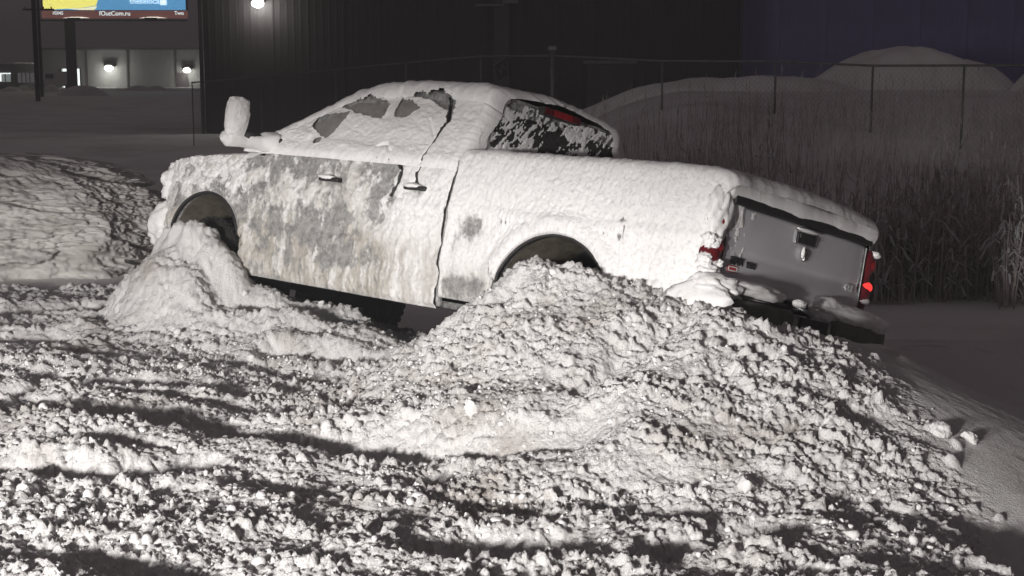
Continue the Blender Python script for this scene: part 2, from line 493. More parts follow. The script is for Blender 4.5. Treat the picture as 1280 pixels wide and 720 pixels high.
def splat(N, rmin, rmax, power, kz, dens, seed, xr=(-5.2, 4.4), yr=(4.9, 12.6)):
    g = np.random.default_rng(seed)
    bx = g.uniform(*xr, N); by = g.uniform(*yr, N)
    r = rmin * (rmax / rmin) ** (g.uniform(0, 1, N) ** power)
    ix = np.clip(np.searchsorted(gx, bx), 0, len(gx) - 1); iy = np.clip(np.searchsorted(gy, by), 0, len(gy) - 1)
    p = dens[ix, iy]
    ok = g.uniform(0, 1, N) < p
    asp = g.uniform(.65, 1.5, N); rot = g.uniform(0, math.pi, N); kk = kz * g.uniform(.6, 1.25, N)
    for i in np.nonzero(ok)[0]:
        ri = r[i]
        a0 = np.searchsorted(gx, bx[i] - 1.5 * ri); a1 = np.searchsorted(gx, bx[i] + 1.5 * ri)
        b0 = np.searchsorted(gy, by[i] - 1.5 * ri); b1 = np.searchsorted(gy, by[i] + 1.5 * ri)
        if a1 - a0 < 2 or b1 - b0 < 2: continue
        dx = gx[a0:a1, None] - bx[i]; dy = gy[None, b0:b1] - by[i]
        c, s = math.cos(rot[i]), math.sin(rot[i])
        u = (dx * c + dy * s) / asp[i]; v = (-dx * s + dy * c) * asp[i]
        q = ri * ri - u * u - v * v
        z = np.sqrt(np.maximum(q, 0)) * kk[i]
        sub = A[a0:a1, b0:b1]
        np.maximum(sub, z, out=sub)
cl = sstep(.40, .60, clump)
d_small = nearw * (.55 + .45 * cl) * (1 - .75 * FM)
d_big = nearw * (.10 + .90 * cl) * (1 - .92 * FM) * (1 - .9 * front_fine) * (1 - .45 * heapw)
Hs += heapw * (.055 * (fbm(GX * 5, GY * 5, 43, 4, .6) - .5) + .045 * (fbm(GX * 15, GY * 15, 44, 3, .6) - .5)) * nearw
fsc = 1 - .25 * front_fine
cl2 = sstep(.38, .62, fbm(U_ * 2.6, V_ * 5.0, 22, 4, .55))
rough = nearw * (1 - .38 * FM)
Vz = V_ + .75 * (HB - .28); GYz = GY + .75 * (HB - .28)
DISP = rough * fsc * (.036 * rubble(U_ * .8, Vz * 1.15, .072, 401) * cl2
      + .028 * rubble(U_ * .85, Vz * 1.1, .041, 402) * (.35 + .65 * cl2)
      + .018 * rubble(GX, GYz, .0255, 403))
DISP += rough * .012 * (fbm(GX * 55, GYz * 55, 404, 2, .6) - .5)
splat(5000, .016, .042, 1.8, .85, d_big, 102)
Hs += A * (1 - .35 * front_fine)
# outer rim of the sheet dips under the wide ground
rim = np.minimum.reduce([sstep(0, .12, GX - gx[0]), sstep(0, .12, gx[-1] - GX), sstep(0, .12, GY - gy[0]), sstep(0, .35, gy[-1] - GY)])
Hs = Hs - .16 * (1 - rim)
# lumps stand off the slope along its own normal
PG = np.stack([GX, GY, Hs], -1)
k_ = np.ones(9) / 9.0
Hsm = np.stack([np.convolve(r, k_, 'same') for r in HB + FU * nearw], 0)
gX = np.gradient(Hsm, gx, axis=0); gY = np.gradient(Hsm, gy, axis=1)
gX = np.clip(gX, -1.6, 1.6); gY = np.clip(gY, -1.6, 1.6)
nn_ = 1 / np.sqrt(1 + gX ** 2 + gY ** 2)
PG = PG + np.stack([-gX * nn_, -gY * nn_, nn_], -1) * (DISP * rim)[..., None]
Hs = PG[..., 2]
ground = gridmesh('churned_snow_ground', PG, M['snow_ground'])
tag(ground, 'churned lumpy snow with ploughed furrows in front of the pickup', 'snow', kind='structure')
def Hfine(x, y):
    ix = np.clip(np.searchsorted(gx, x), 0, len(gx) - 1); iy = np.clip(np.searchsorted(gy, y), 0, len(gy) - 1)
    return Hs[ix, iy], cl[ix, iy], FM[ix, iy], nearw[ix, iy], front_fine[ix, iy], heapw[ix, iy]

# ------------------------------------------------------------------ wide ground to the horizon
wx = np.unique(np.concatenate([np.linspace(-320, -30, 40), np.linspace(-30, -8, 60), np.linspace(-8, 12, 160), np.linspace(12, 40, 40), np.linspace(40, 320, 40)]))
wy = np.unique(np.concatenate([np.linspace(-60, 2, 30), np.linspace(2, 30, 220), np.linspace(30, 60, 60), np.linspace(60, 420, 60)]))
WX, WY = np.meshgrid(wx, wy, indexing='ij')
WZ = Hbase(WX, WY)
inside = np.minimum.reduce([sstep(0, .3, WX - gx[0]), sstep(0, .3, gx[-1] - WX), sstep(0, .3, WY - gy[0]), sstep(0, .4, gy[-1] - WY)])
WZ = WZ - .30 * inside + .03 * (fbm(WX * .9, WY * .9, 77, 3) - .5) - .012
wide = gridmesh('snow_field_ground', np.stack([WX, WY, WZ], -1), M['snow_far'])
tag(wide, 'dark snow covered field reaching back to the lots', 'snow', kind='structure')

# ------------------------------------------------------------------ loose snow chunks
def ico(sub):
    bm = bmesh.new(); bmesh.ops.create_icosphere(bm, subdivisions=sub, radius=1.0)
    V = np.array([v.co[:] for v in bm.verts]); F = np.array([[v.index for v in f.verts] for f in bm.faces])
    bm.free(); return V, F
def chunk_variant(sub, seed):
    V, F = ico(sub); g = np.random.default_rng(seed)
    d = np.zeros(len(V))
    for k in range(5):
        a = g.normal(size=3); a /= np.linalg.norm(a)
        d += g.uniform(-.22, .22) * np.sin(2.6 * (V @ a) + g.uniform(0, 6))
    W = V * (1 + d)[:, None] * g.uniform(.72, 1.2, 3)
    # flatten a couple of broken faces
    for k in range(3):
        a = g.normal(size=3); a /= np.linalg.norm(a); lim = g.uniform(.55, .85)
        p = W @ a; W = W - np.maximum(p - lim, 0)[:, None] * a
    return W, F
def scatter(name, N, rmin, rmax, power, sub, seed, yr):
    g = np.random.default_rng(seed)
    x = g.uniform(-4.8, 4.0, N); y = g.uniform(*yr, N)
    z, c, fm, nw, ff, hw = Hfine(x, y)
    ok = g.uniform(0, 1, N) < (.15 + .85 * c) * (1 - .9 * fm) * nw * (1 - .93 * ff) * (1 - .3 * hw)
    x, y, z = x[ok], y[ok], z[ok]; n = len(x)
    r = rmin * (rmax / rmin) ** (g.uniform(0, 1, n) ** power)
    var = [chunk_variant(sub, seed + i) for i in range(6)]
    Vs, Fs, off = [], [], 0
    for i in range(n):
        W, F = var[g.integers(6)]
        a = g.uniform(0, 6.283); c_, s_ = math.cos(a), math.sin(a)
        t = g.uniform(-.6, .6); ct, st = math.cos(t), math.sin(t)
        Rm = np.array([[c_, -s_, 0], [s_, c_, 0], [0, 0, 1]]) @ np.array([[1, 0, 0], [0, ct, -st], [0, st, ct]])
        Vs.append((W @ Rm.T) * r[i] + (x[i], y[i], z[i] - r[i] * .10)); Fs.append(F + off); off += len(W)
    o = npmesh(name, np.concatenate(Vs), None, M['snow_chunk'], None, True, F3=np.concatenate(Fs))
    tag(o, 'loose crumbs of broken snow strewn over the foreground', 'snow', kind='stuff')
scatter('snow_crumbs', 26000, .006, .016, 1.3, 1, 300, (4.9, 9.8))
scatter('snow_lumps', 1500, .016, .030, 1.8, 2, 320, (4.9, 10.5))

# a few clods large enough to pick out
CL = [(-2.19, 6.33, .060, 'pale clod of snow lying on the churned ground at the lower left'), (-.97, 7.37, .045, 'small bright clod in the dark furrow left of centre'),
      (2.08, 6.84, .055, 'largest loose clod on the dark ground at the right'), (2.24, 6.87, .038, 'small clod right of the largest loose clod at the right'),
      (1.04, 6.17, .055, 'white clod on the churned snow below the bumper'), (.19, 5.53, .065, 'big white clod at the bottom edge near the middle'), (-.20, 7.15, .045, 'rounded clod at the right end of the long furrow')]
for i, (x, y, r, lab) in enumerate(CL):
    W, F = chunk_variant(4, 500 + i)
    z = float(Hfine(np.array([x]), np.array([y]))[0][0])
    rr = 1 + .5 * (fbm(W[:, 0] * 2.5 + i, W[:, 1] * 2.5 + W[:, 2] * 1.7, 510 + i, 4, .6) - .5) + .35 * (fbm(W[:, 2] * 6 + i, W[:, 0] * 6 - W[:, 1] * 4, 530 + i, 3, .6) - .5)
    o = npmesh('snow_clod', W * rr[:, None] * r, None, M['snow_chunk'], None, True, F3=F)
    o.location = (x, y, z + r * .15)
    tag(o, lab, 'snow clod', 'loose clods on the churned snow')

# ------------------------------------------------------------------ layered heap at the left
def left_pile():
    nt, nr = 620, 220
    th = np.linspace(0, 2 * math.pi, nt)[:, None]; t = np.linspace(0, 1, nr)[None, :]
    cx, cy, rx, ry, hh = -5.55, 14.75, 2.1, 1.75, 1.28
    rad = 1 + .12 * (fbm(np.cos(th) * 1.6 + 3, np.sin(th) * 1.6 + 3, 61, 3) - .5) * 2
    rho = np.sin(t * math.pi / 2) ** .62
    z = hh * np.cos(t * math.pi / 2) ** .55 + 0 * th
    X = cx + rx * rad * rho * np.cos(th); Y = cy + ry * rad * rho * np.sin(th)
    arc = th * 1.9
    tilt = z + .10 * np.sin(th * 2 + 1) + .12 * (fbm(np.cos(th) * 3 + 9, t * 3 + 0 * th, 62, 3) - .5)
    crk = fbm(np.cos(th) * 3.0 + 7 + 0 * t, tilt * 11 + np.sin(th) * 1.5, 63, 3)
    cr2 = fbm(arc * 3.5 + 0 * t, tilt * 22, 64, 3)
    dep = -.13 * sstep(.58, .68, crk) - .05 * sstep(.56, .68, cr2) + .15 * (fbm(arc * 6 + 0 * t, z * 9, 65, 4, .6) - .5) + .07 * (fbm(arc * 20 + 0 * t, z * 24, 66, 4, .65) - .5)
    dep = dep + .05 * (fbm(arc * 34 + 0 * t, z * 40, 413, 3, .7) - .5) + .03 * (fbm(arc * 70 + 0 * t, z * 75, 414, 2, .7) - .5)
    w = rho.clip(0, 1)
    X = X + dep * np.cos(th) * w; Y = Y + dep * np.sin(th) * w
    z = z + dep * (1 - w) * .8 + .02 * (fbm(arc * 14 + 0 * t, t * 30 + 0 * th, 67, 3) - .5) - .05
    X[-1] = X[0]; Y[-1] = Y[0]; z[-1] = z[0]
    base = .10
    o = gridmesh('snow_pile', np.stack([X - cx, Y - cy, z], -1), M['snow_pile'])
    o.location = (cx, cy, base)
    tag(o, 'rounded grey heap of ploughed snow with layered cracks left of the pickup', 'snow pile')
left_pile()
# ================================================================== the pickup
truck = empty('pickup_truck', (TX, TY, 2.2 - 2.19088887), (0.24041009, -0.015131, YAW))
tag(truck, 'grey pickup truck plastered with snow, sunk tail first and leaning in a snowbank', 'pickup truck')
FX, RX_, AZ, AR = 3.62, 0.02, 0.50, 0.50       # arch centres, centre height, arch radius
def side_y(x, z):
    y = .955 - .055 * np.clip((.78 - z) / .36, 0, 1) ** 2 - .035 * np.clip((z - 1.02) / .38, 0, 1) ** 2
    y = y + .010 * np.exp(-((z - 1.08) / .03) ** 2) - .012 * np.exp(-((z - .66) / .04) ** 2)
    for xc in (FX, RX_):
        d = np.hypot(x - xc, z - AZ)
        y = y + .030 * np.exp(-((d - AR - .05) / .055) ** 2)
    y = y - .20 * np.clip((x - 3.9) / .55, 0, 1.2) ** 2
    y = y - .03 * np.clip((-.80 - x) / .26, 0, 1) ** 2
    return y
def archz(x, low):
    z = np.full(np.shape(x), low, float)
    for xc in (FX, RX_):
        q = AR ** 2 - (x - xc) ** 2
        z = np.where(q > 0, np.maximum(z, AZ + np.sqrt(np.maximum(q, 0))), z)
    return z
def ztop_side(x):
    z = np.where(x > 3.05, 1.325 - .115 * np.clip((x - 3.05) / 1.35, 0, 1) ** 1.4, 1.375)
    z = np.where(x < 1.02, 1.405, z)
    return z
def xs_with_arch(x0, x1, step):
    xs = list(np.arange(x0, x1, step)) + [x1]
    for xc in (FX, RX_):
        for th in np.linspace(0, math.pi, 40):
            v = xc + AR * .9999 * math.cos(th)
            if x0 < v < x1: xs.append(v)
    xs = np.unique(np.round(xs, 4))
    return xs
def side_panel(name, x0, x1, low, s, m, parent=truck, ztop=None, nz=26, inset=0.0):
    xs = xs_with_arch(x0, x1, .03)
    zl = archz(xs, low); zt = ztop_side(xs) if ztop is None else np.full(xs.shape, ztop)
    t = np.linspace(0, 1, nz)
    Z = zl[:, None] + (zt - zl)[:, None] * t[None]
    X = np.repeat(xs[:, None], nz, 1)
    Y = side_y(X, Z) - inset
    # returned edges (turn the border inwards)
    P = np.stack([X, s * Y, Z], -1)
    P = np.concatenate([P[:, :1] - np.array([0, s * .05, 0]), P, P[:, -1:] - np.array([0, s * .05, -.004])], 1)
    P = np.concatenate([P[:1] - np.array([0, s * .05, 0]), P, P[-1:] - np.array([0, s * .05, 0])], 0)
    return gridmesh(name, P, m, parent, flip=(s > 0))
for s in (1, -1):
    pm = M['paint_frost']
    side_panel('front_fender', 3.03, 4.42, .52, s, pm)
    fd = side_panel('front_door', 1.985, 3.02, .60, s, pm)
    rd = side_panel('rear_door', 1.17, 1.975, .60, s, pm)
    side_panel('cab_corner', 1.015, 1.16, .44, s, pm)
    side_panel('rocker_panel', 1.165, 3.02, .42, s, pm, ztop=.59)
    side_panel('bed_side', -1.06, .985, .50, s, pm)
    for d_, hx in ((fd, 2.22), (rd, 1.33)):
        bm = bmesh.new()
        bm_box(bm, (hx, s * .985, 1.192), (.21, .03, .032), .010)
        bm_box(bm, (hx - .085, s * .965, 1.192), (.035, .03, .03), .006)
        bm_box(bm, (hx + .085, s * .965, 1.192), (.035, .03, .03), .006)
        bmobj('door_handle', bm, M['black'], d_, True)
# --- cab upper body (greenhouse) loft
def zprof(x):
    x = np.asarray(x, float)
    roof = 1.935 - .028 * np.clip((1.55 - x) / .5, 0, 1) ** 2 - .03 * np.clip((x - 1.7) / .7, 0, 1) ** 2
    ws = 1.335 + (3.30 - x) * .63
    return np.minimum(roof, np.maximum(ws, 1.34)) - .035 * np.exp(-((x - 2.36) / .20) ** 2)
def cab_loft(xs, off=0.0, half=False, nside=24, narc=10, ntop=14):
    xs = np.asarray(xs); zt = zprof(xs)
    rows = []
    def wz(z): return .935 - .50 * np.clip(z - 1.38, 0, .5) - .10 * np.clip(z - 1.78, 0, 1)
    rr = np.minimum(.085, (zt - 1.33) * .6)
    z0 = 1.34
    zc = zt - rr
    for t in np.linspace(0, 1, nside):
        z = z0 + (np.maximum(zc, z0 + .001) - z0) * t
        rows.append(np.stack([xs, wz(z), z], -1))
    yb = wz(np.maximum(zc, z0))
    for a in np.linspace(0, math.pi / 2, narc)[1:]:
        rows.append(np.stack([xs, yb - rr * (1 - math.cos(a)), zc + rr * math.sin(a)], -1))
    for t in np.linspace(0, 1, ntop)[1:]:
        rows.append(np.stack([xs, (yb - rr) * (1 - t), zt + .035 * (1 - (1 - t) ** 2)], -1))
    P = np.stack(rows, 1)
    return P
cx_ = np.concatenate([np.linspace(1.06, 2.2, 30), np.linspace(2.25, 3.28, 40)])
PL = cab_loft(cx_)
PR = PL[:, ::-1] * np.array([1, -1, 1])
PALL = np.concatenate([PL, PR[:, 1:]], 1)
cab = gridmesh('cab_shell', PALL, M['paint_frost'], truck, flip=True)
def cab_patch(name, x0, x1, z0, z1, s, m, slope=0.0, off=.006, parent=cab):
    """a pane lying on the cab side; slope leans the front edge like the windscreen pillar"""
    n, k = 30, 16
    V = np.zeros((n, k, 3))
    for i, a in enumerate(np.linspace(0, 1, n)):
        for j, b in enumerate(np.linspace(0, 1, k)):
            z = z0 + (z1 - z0) * b
            xa = x0; xb = x1 - slope * b
            x = xa + (xb - xa) * a
            y = .935 - .50 * max(0, min(z - 1.38, .5)) - .10 * max(0, z - 1.78) + off
            V[i, j] = (x, s * y, z)
    return gridmesh(name, V, m, parent, flip=(s > 0))
for s in (1, -1):
    cab_patch('front_side_window', 2.03, 2.95, 1.40, 1.80, s, M['frost_glass'], .60)
    cab_patch('rear_side_window', 1.26, 1.94, 1.40, 1.82, s, M['frost_glass'], .03)
# windscreen
nv = 14
VW = np.zeros((20, nv, 3))
for i, y in enumerate(np.linspace(-.66, .66, 20)):
    for j, x in enumerate(np.linspace(2.46, 3.16, nv)):
        VW[i, j] = (x, y * (1 + .12 * j / nv), float(zprof(x)) + .035 * (1 - (abs(y) / .72) ** 2) + .012)
gridmesh('windscreen', VW, M['frost_glass'], cab, flip=True)
# --- cab back wall, window and high brake light
def back_x(z): return 1.052 + .10 * np.clip(z - 1.38, 0, .6)
sec = cab_loft(np.array([1.06]))[0]
half_y, half_z = sec[:, 1], sec[:, 2]
def wmax(z): return np.interp(z, half_z, half_y)
zz = np.concatenate([np.linspace(.55, 1.33, 10), np.linspace(1.345, 1.925, 30)])
BW = np.zeros((41, len(zz), 3))
for j, z in enumerate(zz):
    w = (wmax(z) if z > 1.34 else .93) - .004
    for i, u in enumerate(np.linspace(-1, 1, 41)):
        BW[i, j] = (1.042 if z < 1.34 else 1.05, u * w, z)
cab_back = gridmesh('cab_back_wall', BW, M['paint_frost'], truck, flip=True)
rw = empty_dummy = None
box('rear_window_frame', (1.040, 0, 1.605), (.012, 1.38, .42), M['black'], cab_back, .004)
for (a, b) in ((-.665, -.245), (-.235, .235), (.245, .665)):
    box('window_pane', (1.032, (a + b) / 2, 1.605), (.010, b - a, .385), M['glass'], cab_back, .003)
hb = box('high_brake_light', (1.000, .045, 1.902), (.06, .40, .062), M['black'], truck, .012)
for (a, b, mm) in ((-.24, -.155, 'clear_lens'), (-.15, -.055, 'red_dim'), (-.05, .05, 'red_dim'), (.055, .14, 'clear_lens')):
    box('lens', (.967, (a + b) / 2 + .095, 1.902), (.012, b - a, .045), M['red_lens'] if mm == 'clear_lens' else M[mm], hb, .004)
# --- hood, nose
hx = np.linspace(3.10, 4.46, 40); hy = np.linspace(-.90, .90, 40)
HXX, HYY = np.meshgrid(hx, hy, indexing='ij')
wfr = .93 - .20 * np.clip((HXX - 3.9) / .55, 0, 1.2) ** 2
HYs = HYY / .90 * (wfr - .02)
HZ = 1.320 - .115 * np.clip((HXX - 3.05) / 1.35, 0, 1) ** 1.4 + .075 * np.clip(1 - (np.abs(HYY) / .62) ** 4, 0, 1) * (1 - .5 * np.clip((HXX - 4.0) / .46, 0, 1))
HZ = HZ - .10 * np.clip((HXX - 4.36) / .10, 0, 1) ** 2
gridmesh('hood', np.stack([HXX, HYs, HZ], -1), M['paint_frost'], truck, flip=False)
box('grille', (4.44, 0, .98), (.10, 1.05, .34), M['black'], truck, .03)
for k in range(2): box('grille_bar', (4.495, 0, .92 + .12 * k), (.03, 1.0, .025), M['dullchrome'], truck, .006)
for s in (1, -1):
    box('headlight', (4.38, s * .665, .99), (.14, .26, .22), M['clear_lens'], truck, .04)
fbm_bump = box('front_bumper', (4.44, 0, .68), (.28, 1.72, .26), M['dullchrome'], truck, .07)
# --- bed, tonneau, tailgate
box('bed_front_wall', (.985, 0, 1.0), (.03, 1.78, .76), M['paint'], truck, .004)
box('bed_floor', (-.03, 0, .80), (2.0, 1.74, .05), M['black'], truck, .004)
box('bed_cover', (-.03, 0, 1.385), (2.02, 1.72, .03), M['black'], truck, .008)
ty = np.linspace(-.795, .795, 60); tz = np.linspace(.845, 1.305, 30)
TYY, TZZ = np.meshgrid(ty, tz, indexing='ij')
TXX = -1.062 - .018 * (1 - (TYY / .795) ** 4) - .012 * np.exp(-((TZZ - .93) / .05) ** 2) + .006 * np.exp(-((TZZ - 1.03) / .02) ** 2)
Pt = np.stack([TXX, TYY, TZZ], -1)
Pt = np.concatenate([Pt[:1] + np.array([.05, -.004, 0]), Pt, Pt[-1:] + np.array([.05, .004, 0])], 0)
Pt = np.concatenate([Pt[:, :1] + np.array([.05, 0, -.004]), Pt, Pt[:, -1:] + np.array([.05, 0, .004])], 1)
tg = gridmesh('tailgate', Pt, M['paint'], truck, flip=False)
box('tailgate_cap', (-1.066, 0, 1.335), (.075, 1.63, .055), M['black'], tg, .012)
for s in (1, -1): box('tailgate_edge_trim', (-1.068, s * .802, 1.07), (.012, .008, .45), M['dullchrome'], tg, .002)
hd = box('tailgate_handle', (-1.085, -.02, 1.232), (.016, .245, .085), M['chrome'], tg, .010)
box('handle_recess', (-1.0935, -.02, 1.230), (.010, .215, .066), M['black'], hd, .006)
box('handle_lever', (-1.101, -.02, 1.242), (.012, .19, .028), M['black'], hd, .006)
def tf(cy, cz):   # tailgate frame: u to the viewer's right (-y), v up, w outwards (-x)
    return lambda u, v, w: (-1.082 - w, cy - u, cz + v)
em = prism('ram_head_emblem', [(-.022, .036), (.022, .036), (.030, .018), (.024, -.010), (.010, -.040), (-.010, -.040), (-.024, -.010), (-.030, .018)], .010, M['dullchrome'], tg, tf(-.025, 1.135))
for sg in (1, -1):
    hn = [(sg * (.004), .030), (sg * .020, .036), (sg * .034, .026), (sg * .036, .006), (sg * .028, -.010), (sg * .020, -.004), (sg * .024, .010), (sg * .014, .020)]
    prism('emblem_horn', hn if sg > 0 else hn[::-1], .016, M['chrome'], em, tf(-.025, 1.135))
prism('emblem_face', [(-.008, .022), (.008, .022), (.010, -.005), (.006, -.034), (-.006, -.034), (-.010, -.005)], .018, M['chrome'], em, tf(-.025, 1.135))
TR = (math.pi / 2, 0, -math.pi / 2)
text('nameplate_lettering', 'RAM', .062, (-1.0755, .665, .992), TR, M['black'], tg, .006, bold=.002)
text('nameplate_numbers', '1500', .052, (-1.080, .525, .987), TR, M['black'], tg, .006, bold=.001)
st = box('bumper_sticker', (-1.0825, .705, .945), (.003, .105, .040), M['red_print'], tg)
box('sticker_field', (-1.0845, .705, .945), (.003, .095, .030), M['white'], st)
for k, (yy, ww) in enumerate(((.722, .05), (.686, .018))): box('sticker_print', (-1.0862, yy, .945), (.002, ww, .014), M['red_print'], st)
text('badge_lettering', '4X4', .058, (-1.077, -.640, 1.012), TR, M['badge'], tg, .006, shear=.25, bold=.002)
# snow dusting on the tailgate's upper corner
# --- tail lights
def taillight(s):
    prof = [(1.30, .02), (1.275, .055), (1.22, .075), (1.15, .072), (1.115, .055), (1.08, .056), (1.03, .075), (.97, .074), (.91, .050), (.875, .02)]
    V, n = [], 16
    for z, r in prof:
        for k in range(n):
            a = 2 * math.pi * k / n
            V.append((-1.005 + .95 * r * math.cos(a) - .02, s * (.885 + .85 * r * math.sin(a)), z))
    F = [(i * n + k, i * n + (k + 1) % n, (i + 1) * n + (k + 1) % n, (i + 1) * n + k) for i in range(len(prof) - 1) for k in range(n)]
    t = npmesh('tail_light', V, F if s > 0 else [f[::-1] for f in F], M['red_lens'], truck)
    def lens(nm, zc, h, m, push):
        g = bmesh.new(); bmesh.ops.create_uvsphere(g, u_segments=16, v_segments=10, radius=1.0)
        for v in g.verts: v.co = Vector((-1.045 + v.co.x * (.052 + push), s * ((.895 if s < 0 else .872) + v.co.y * .058), zc + v.co.z * h))
        return bmobj(nm, g, m, t, True)
    lens('upper_lens', 1.19, .065, M['red_dim'], .004)
    lens('lower_lens', 1.045, .042, M['red_lit'] if s < 0 else M['red_dim'], .006)
    lens('reverse_lens', .955, .034, M['clear_lens'], .004)
taillight(1); taillight(-1)
# --- rear bumper
rb = empty('rear_bumper_anchor'); bpy.data.objects.remove(rb)
bm = bmesh.new()
bm_box(bm, (-1.16, 0, .70), (.17, .46, .12), .02)
bumper = bmobj('rear_bumper', bm, M['dullchrome'], truck)
for s in (1, -1):
    bm = bmesh.new()
    bm_box(bm, (-1.17, s * .575, .715), (.19, .64, .125), .030)
    bm_box(bm, (-1.09, s * .885, .715), (.28, .06, .14), .025)
    bmobj('bumper_end', bm, M['bumper'], bumper)
    box('step_pad', (-1.17, s * .60, .797), (.16, .52, .014), M['black'], bumper, .004)
box('licence_recess', (-1.252, 0, .70), (.012, .32, .10), M['black'], bumper, .003)
tube('tow_receiver', [(-1.05, 0, .60), (-1.30, 0, .60)], .04, M['chassis'], truck, 6)
tube('tow_hook', [(-1.20, .20, .775), (-1.26, .20, .80), (-1.30, .17, .78), (-1.28, .12, .76)], .014, M['dullchrome'], truck, 8)
# --- wheels and liners
def wheel(x, s):
    w = empty('wheel', (x, s * .80, .41)); w.parent = truck
    prof = [(-.13, .24), (-.135, .32), (-.125, .375), (-.10, .395), (-.05, .402), (0, .403), (.05, .402), (.10, .395), (.125, .375), (.135, .32), (.13, .24)]
    t = lathe('tyre', prof, (0, 0, 0), M['rubber'], w, 40)
    V, F, T_ = [], [], 0
    bmx = bmesh.new()
    for k in range(40):
        a = 2 * math.pi * k / 40
        for yy in (-.075, .0, .075):
            bm_box(bmx, (.402 * math.cos(a + yy), yy, .402 * math.sin(a + yy)), (.016, .055, .034), 0, Matrix.Rotation(-a, 3, 'Y'))
    bmobj('tread', bmx, M['rubber'], t)
    rm = lathe('rim', [(-.10, .24), (s * .0, .225), (s * .06, .235), (s * .105, .242), (s * .11, .225), (s * .07, .20), (s * .06, .06), (s * .075, .05), (s * .078, .001)], (0, 0, 0), M['rim'], w, 30)
    for k in range(5):
        a = 2 * math.pi * k / 5
        box('spoke', (.13 * math.cos(a), s * .085, .13 * math.sin(a)), (.17, .03, .055), M['rim'], rm, .010, Matrix.Rotation(-a, 3, 'Y'))
for x in (FX - .02, RX_):
    for s in (1, -1):
        wheel(x, s)
        a = np.linspace(-.15, math.pi + .15, 40)
        yy = np.array([.935, .80, .60, .48])
        LP = np.zeros((40, 4, 3))
        for i, t in enumerate(a):
            for j, y in enumerate(yy):
                r = .505 - (.02 if j else 0)
                LP[i, j] = (x + (.02 if x > 2 else 0) + r * math.cos(t), s * y, AZ + r * math.sin(t))
        ln = gridmesh('wheel_liner', LP, M['liner'], truck, flip=(s < 0))
        box('liner_wall', (x, s * .47, .62), (1.05, .02, .80), M['chassis'], ln)
# --- chassis
for s in (1, -1): box('frame_rail', (1.6, s * .42, .56), (5.3, .09, .16), M['chassis'], truck, .01)
for x in (FX, RX_): tube('axle', [(x, -.72, .41), (x, .72, .41)], .055, M['chassis'], truck, 8)
box('underbody', (2.0, 0, .62), (1.95, 1.70, .05), M['chassis'], truck)
box('engine_bay', (3.7, 0, .90), (1.20, .90, .50), M['chassis'], truck)
box('bulkhead', (3.05, 0, .95), (.03, 1.72, .74), M['chassis'], truck)
tube('exhaust_pipe', [(1.2, -.45, .50), (-.5, -.50, .52), (-1.05, -.62, .55)], .035, M['dullchrome'], truck, 10)
# --- mirrors, swung up for towing
def mirror(s):
    mr = empty('tow_mirror', (2.98, s * .93, 1.42)); mr.parent = truck
    tube('mirror_arm', [(0, -s * .02, 0), (.03, s * .12, .005), (.05, s * .30, .02)], [.050, .045, .045], M['black'], mr, 10)
    box('mirror_base', (.0, -s * .0, -.01), (.20, .06, .11), M['black'], mr, .02)
    h = box('mirror_head', (.06, s * .345, .135), (.10, .13, .27), M['black'], mr, .04, Matrix.Rotation(-s * R(12), 3, 'Z'))
    box('mirror_glass', (.004, s * .350, .14), (.008, .10, .22), M['glass'], h, .003, Matrix.Rotation(-s * R(12), 3, 'Z'))
    return mr
mirL = mirror(1); mirror(-1)

# ================================================================== snow plastered on the truck
def crust(name, P, T, m, keep, parent=truck, sign=1, attrs=None):
    """offset surface P by T along its normal; rim verts fall back to the surface"""
    N = gnormals(P) * sign
    Q = P + N * np.maximum(T, 0.0)[..., None]
    o = gridmesh(name, Q, m, parent, keep=keep, flip=(sign < 0), attrs=attrs)
    return o
# lower cab side, near side
xs = np.unique(np.concatenate([np.arange(1.010, 4.42, .0085), [FX + AR * math.cos(t) * .999 for t in np.linspace(0, math.pi, 60)]]))
nz = 118
zl = archz(xs, .425); zt = ztop_side(xs)
t = np.linspace(0, 1, nz)
Z = zl[:, None] + (zt - zl)[:, None] * t[None]; X = np.repeat(xs[:, None], nz, 1)
P = np.stack([X, side_y(X, Z), Z], -1)
cov = np.full(X.shape, .52)
cov += .24 * sstep(3.0, 3.5, X) * sstep(.95, 1.15, Z)
cov += .42 * sstep(1.70, 1.40, X) - .10 * sstep(1.6, 1.8, X) * sstep(3.3, 3.0, X) - .05 * sstep(1.1, .9, Z) * sstep(1.6, 1.8, X)
cov += .12 * sstep(.70, .55, Z)
cov += .25 * sstep(4.0, 4.3, X)
def dip(cx, cz, rx, rz, a):
    return -a * np.exp(-(((X - cx) / rx) ** 2 + ((Z - cz) / rz) ** 2))
for q in [(1.85, 1.30, .30, .09, .16), (2.5, 1.22, .25, .10, .25), (3.0, 1.27, .18, .07, .3), (2.1, 1.0, .20, .12, .30), (1.72, .97, .12, .12, .30), (1.9, .70, .35, .12, .28), (2.9, .82, .35, .10, .30),
          (2.4, .80, .30, .10, .22), (3.05, 1.05, .12, .10, .25), (3.2, .70, .1, .1, .2), (1.45, .75, .1, .15, .25), (1.33, 1.19, .10, .035, .5), (2.22, 1.19, .11, .035, .55), (1.25, 1.0, .08, .12, .2)]:
    cov += dip(*q)
n1 = fbm(X * 3.4, Z * 4.2, 201, 5, .6); n2 = fbm(X * 12, Z * 9, 202, 4, .6); n3 = fbm(X * 26 + 5, Z * 8, 203, 3, .6)
T = .034 * (cov - .36 + 1.45 * (n1 - .5) + .75 * (n2 - .5))
T += .016 * (n2 - .45) + .020 * (fbm(X * 30, Z * 30, 205, 3, .6) - .5) * sstep(1.2, 1.8, X) + .026 * (n3 - .45) * sstep(.95, .70, Z) + .006 * (fbm(X * 45, Z * 45, 204, 3, .6) - .5)
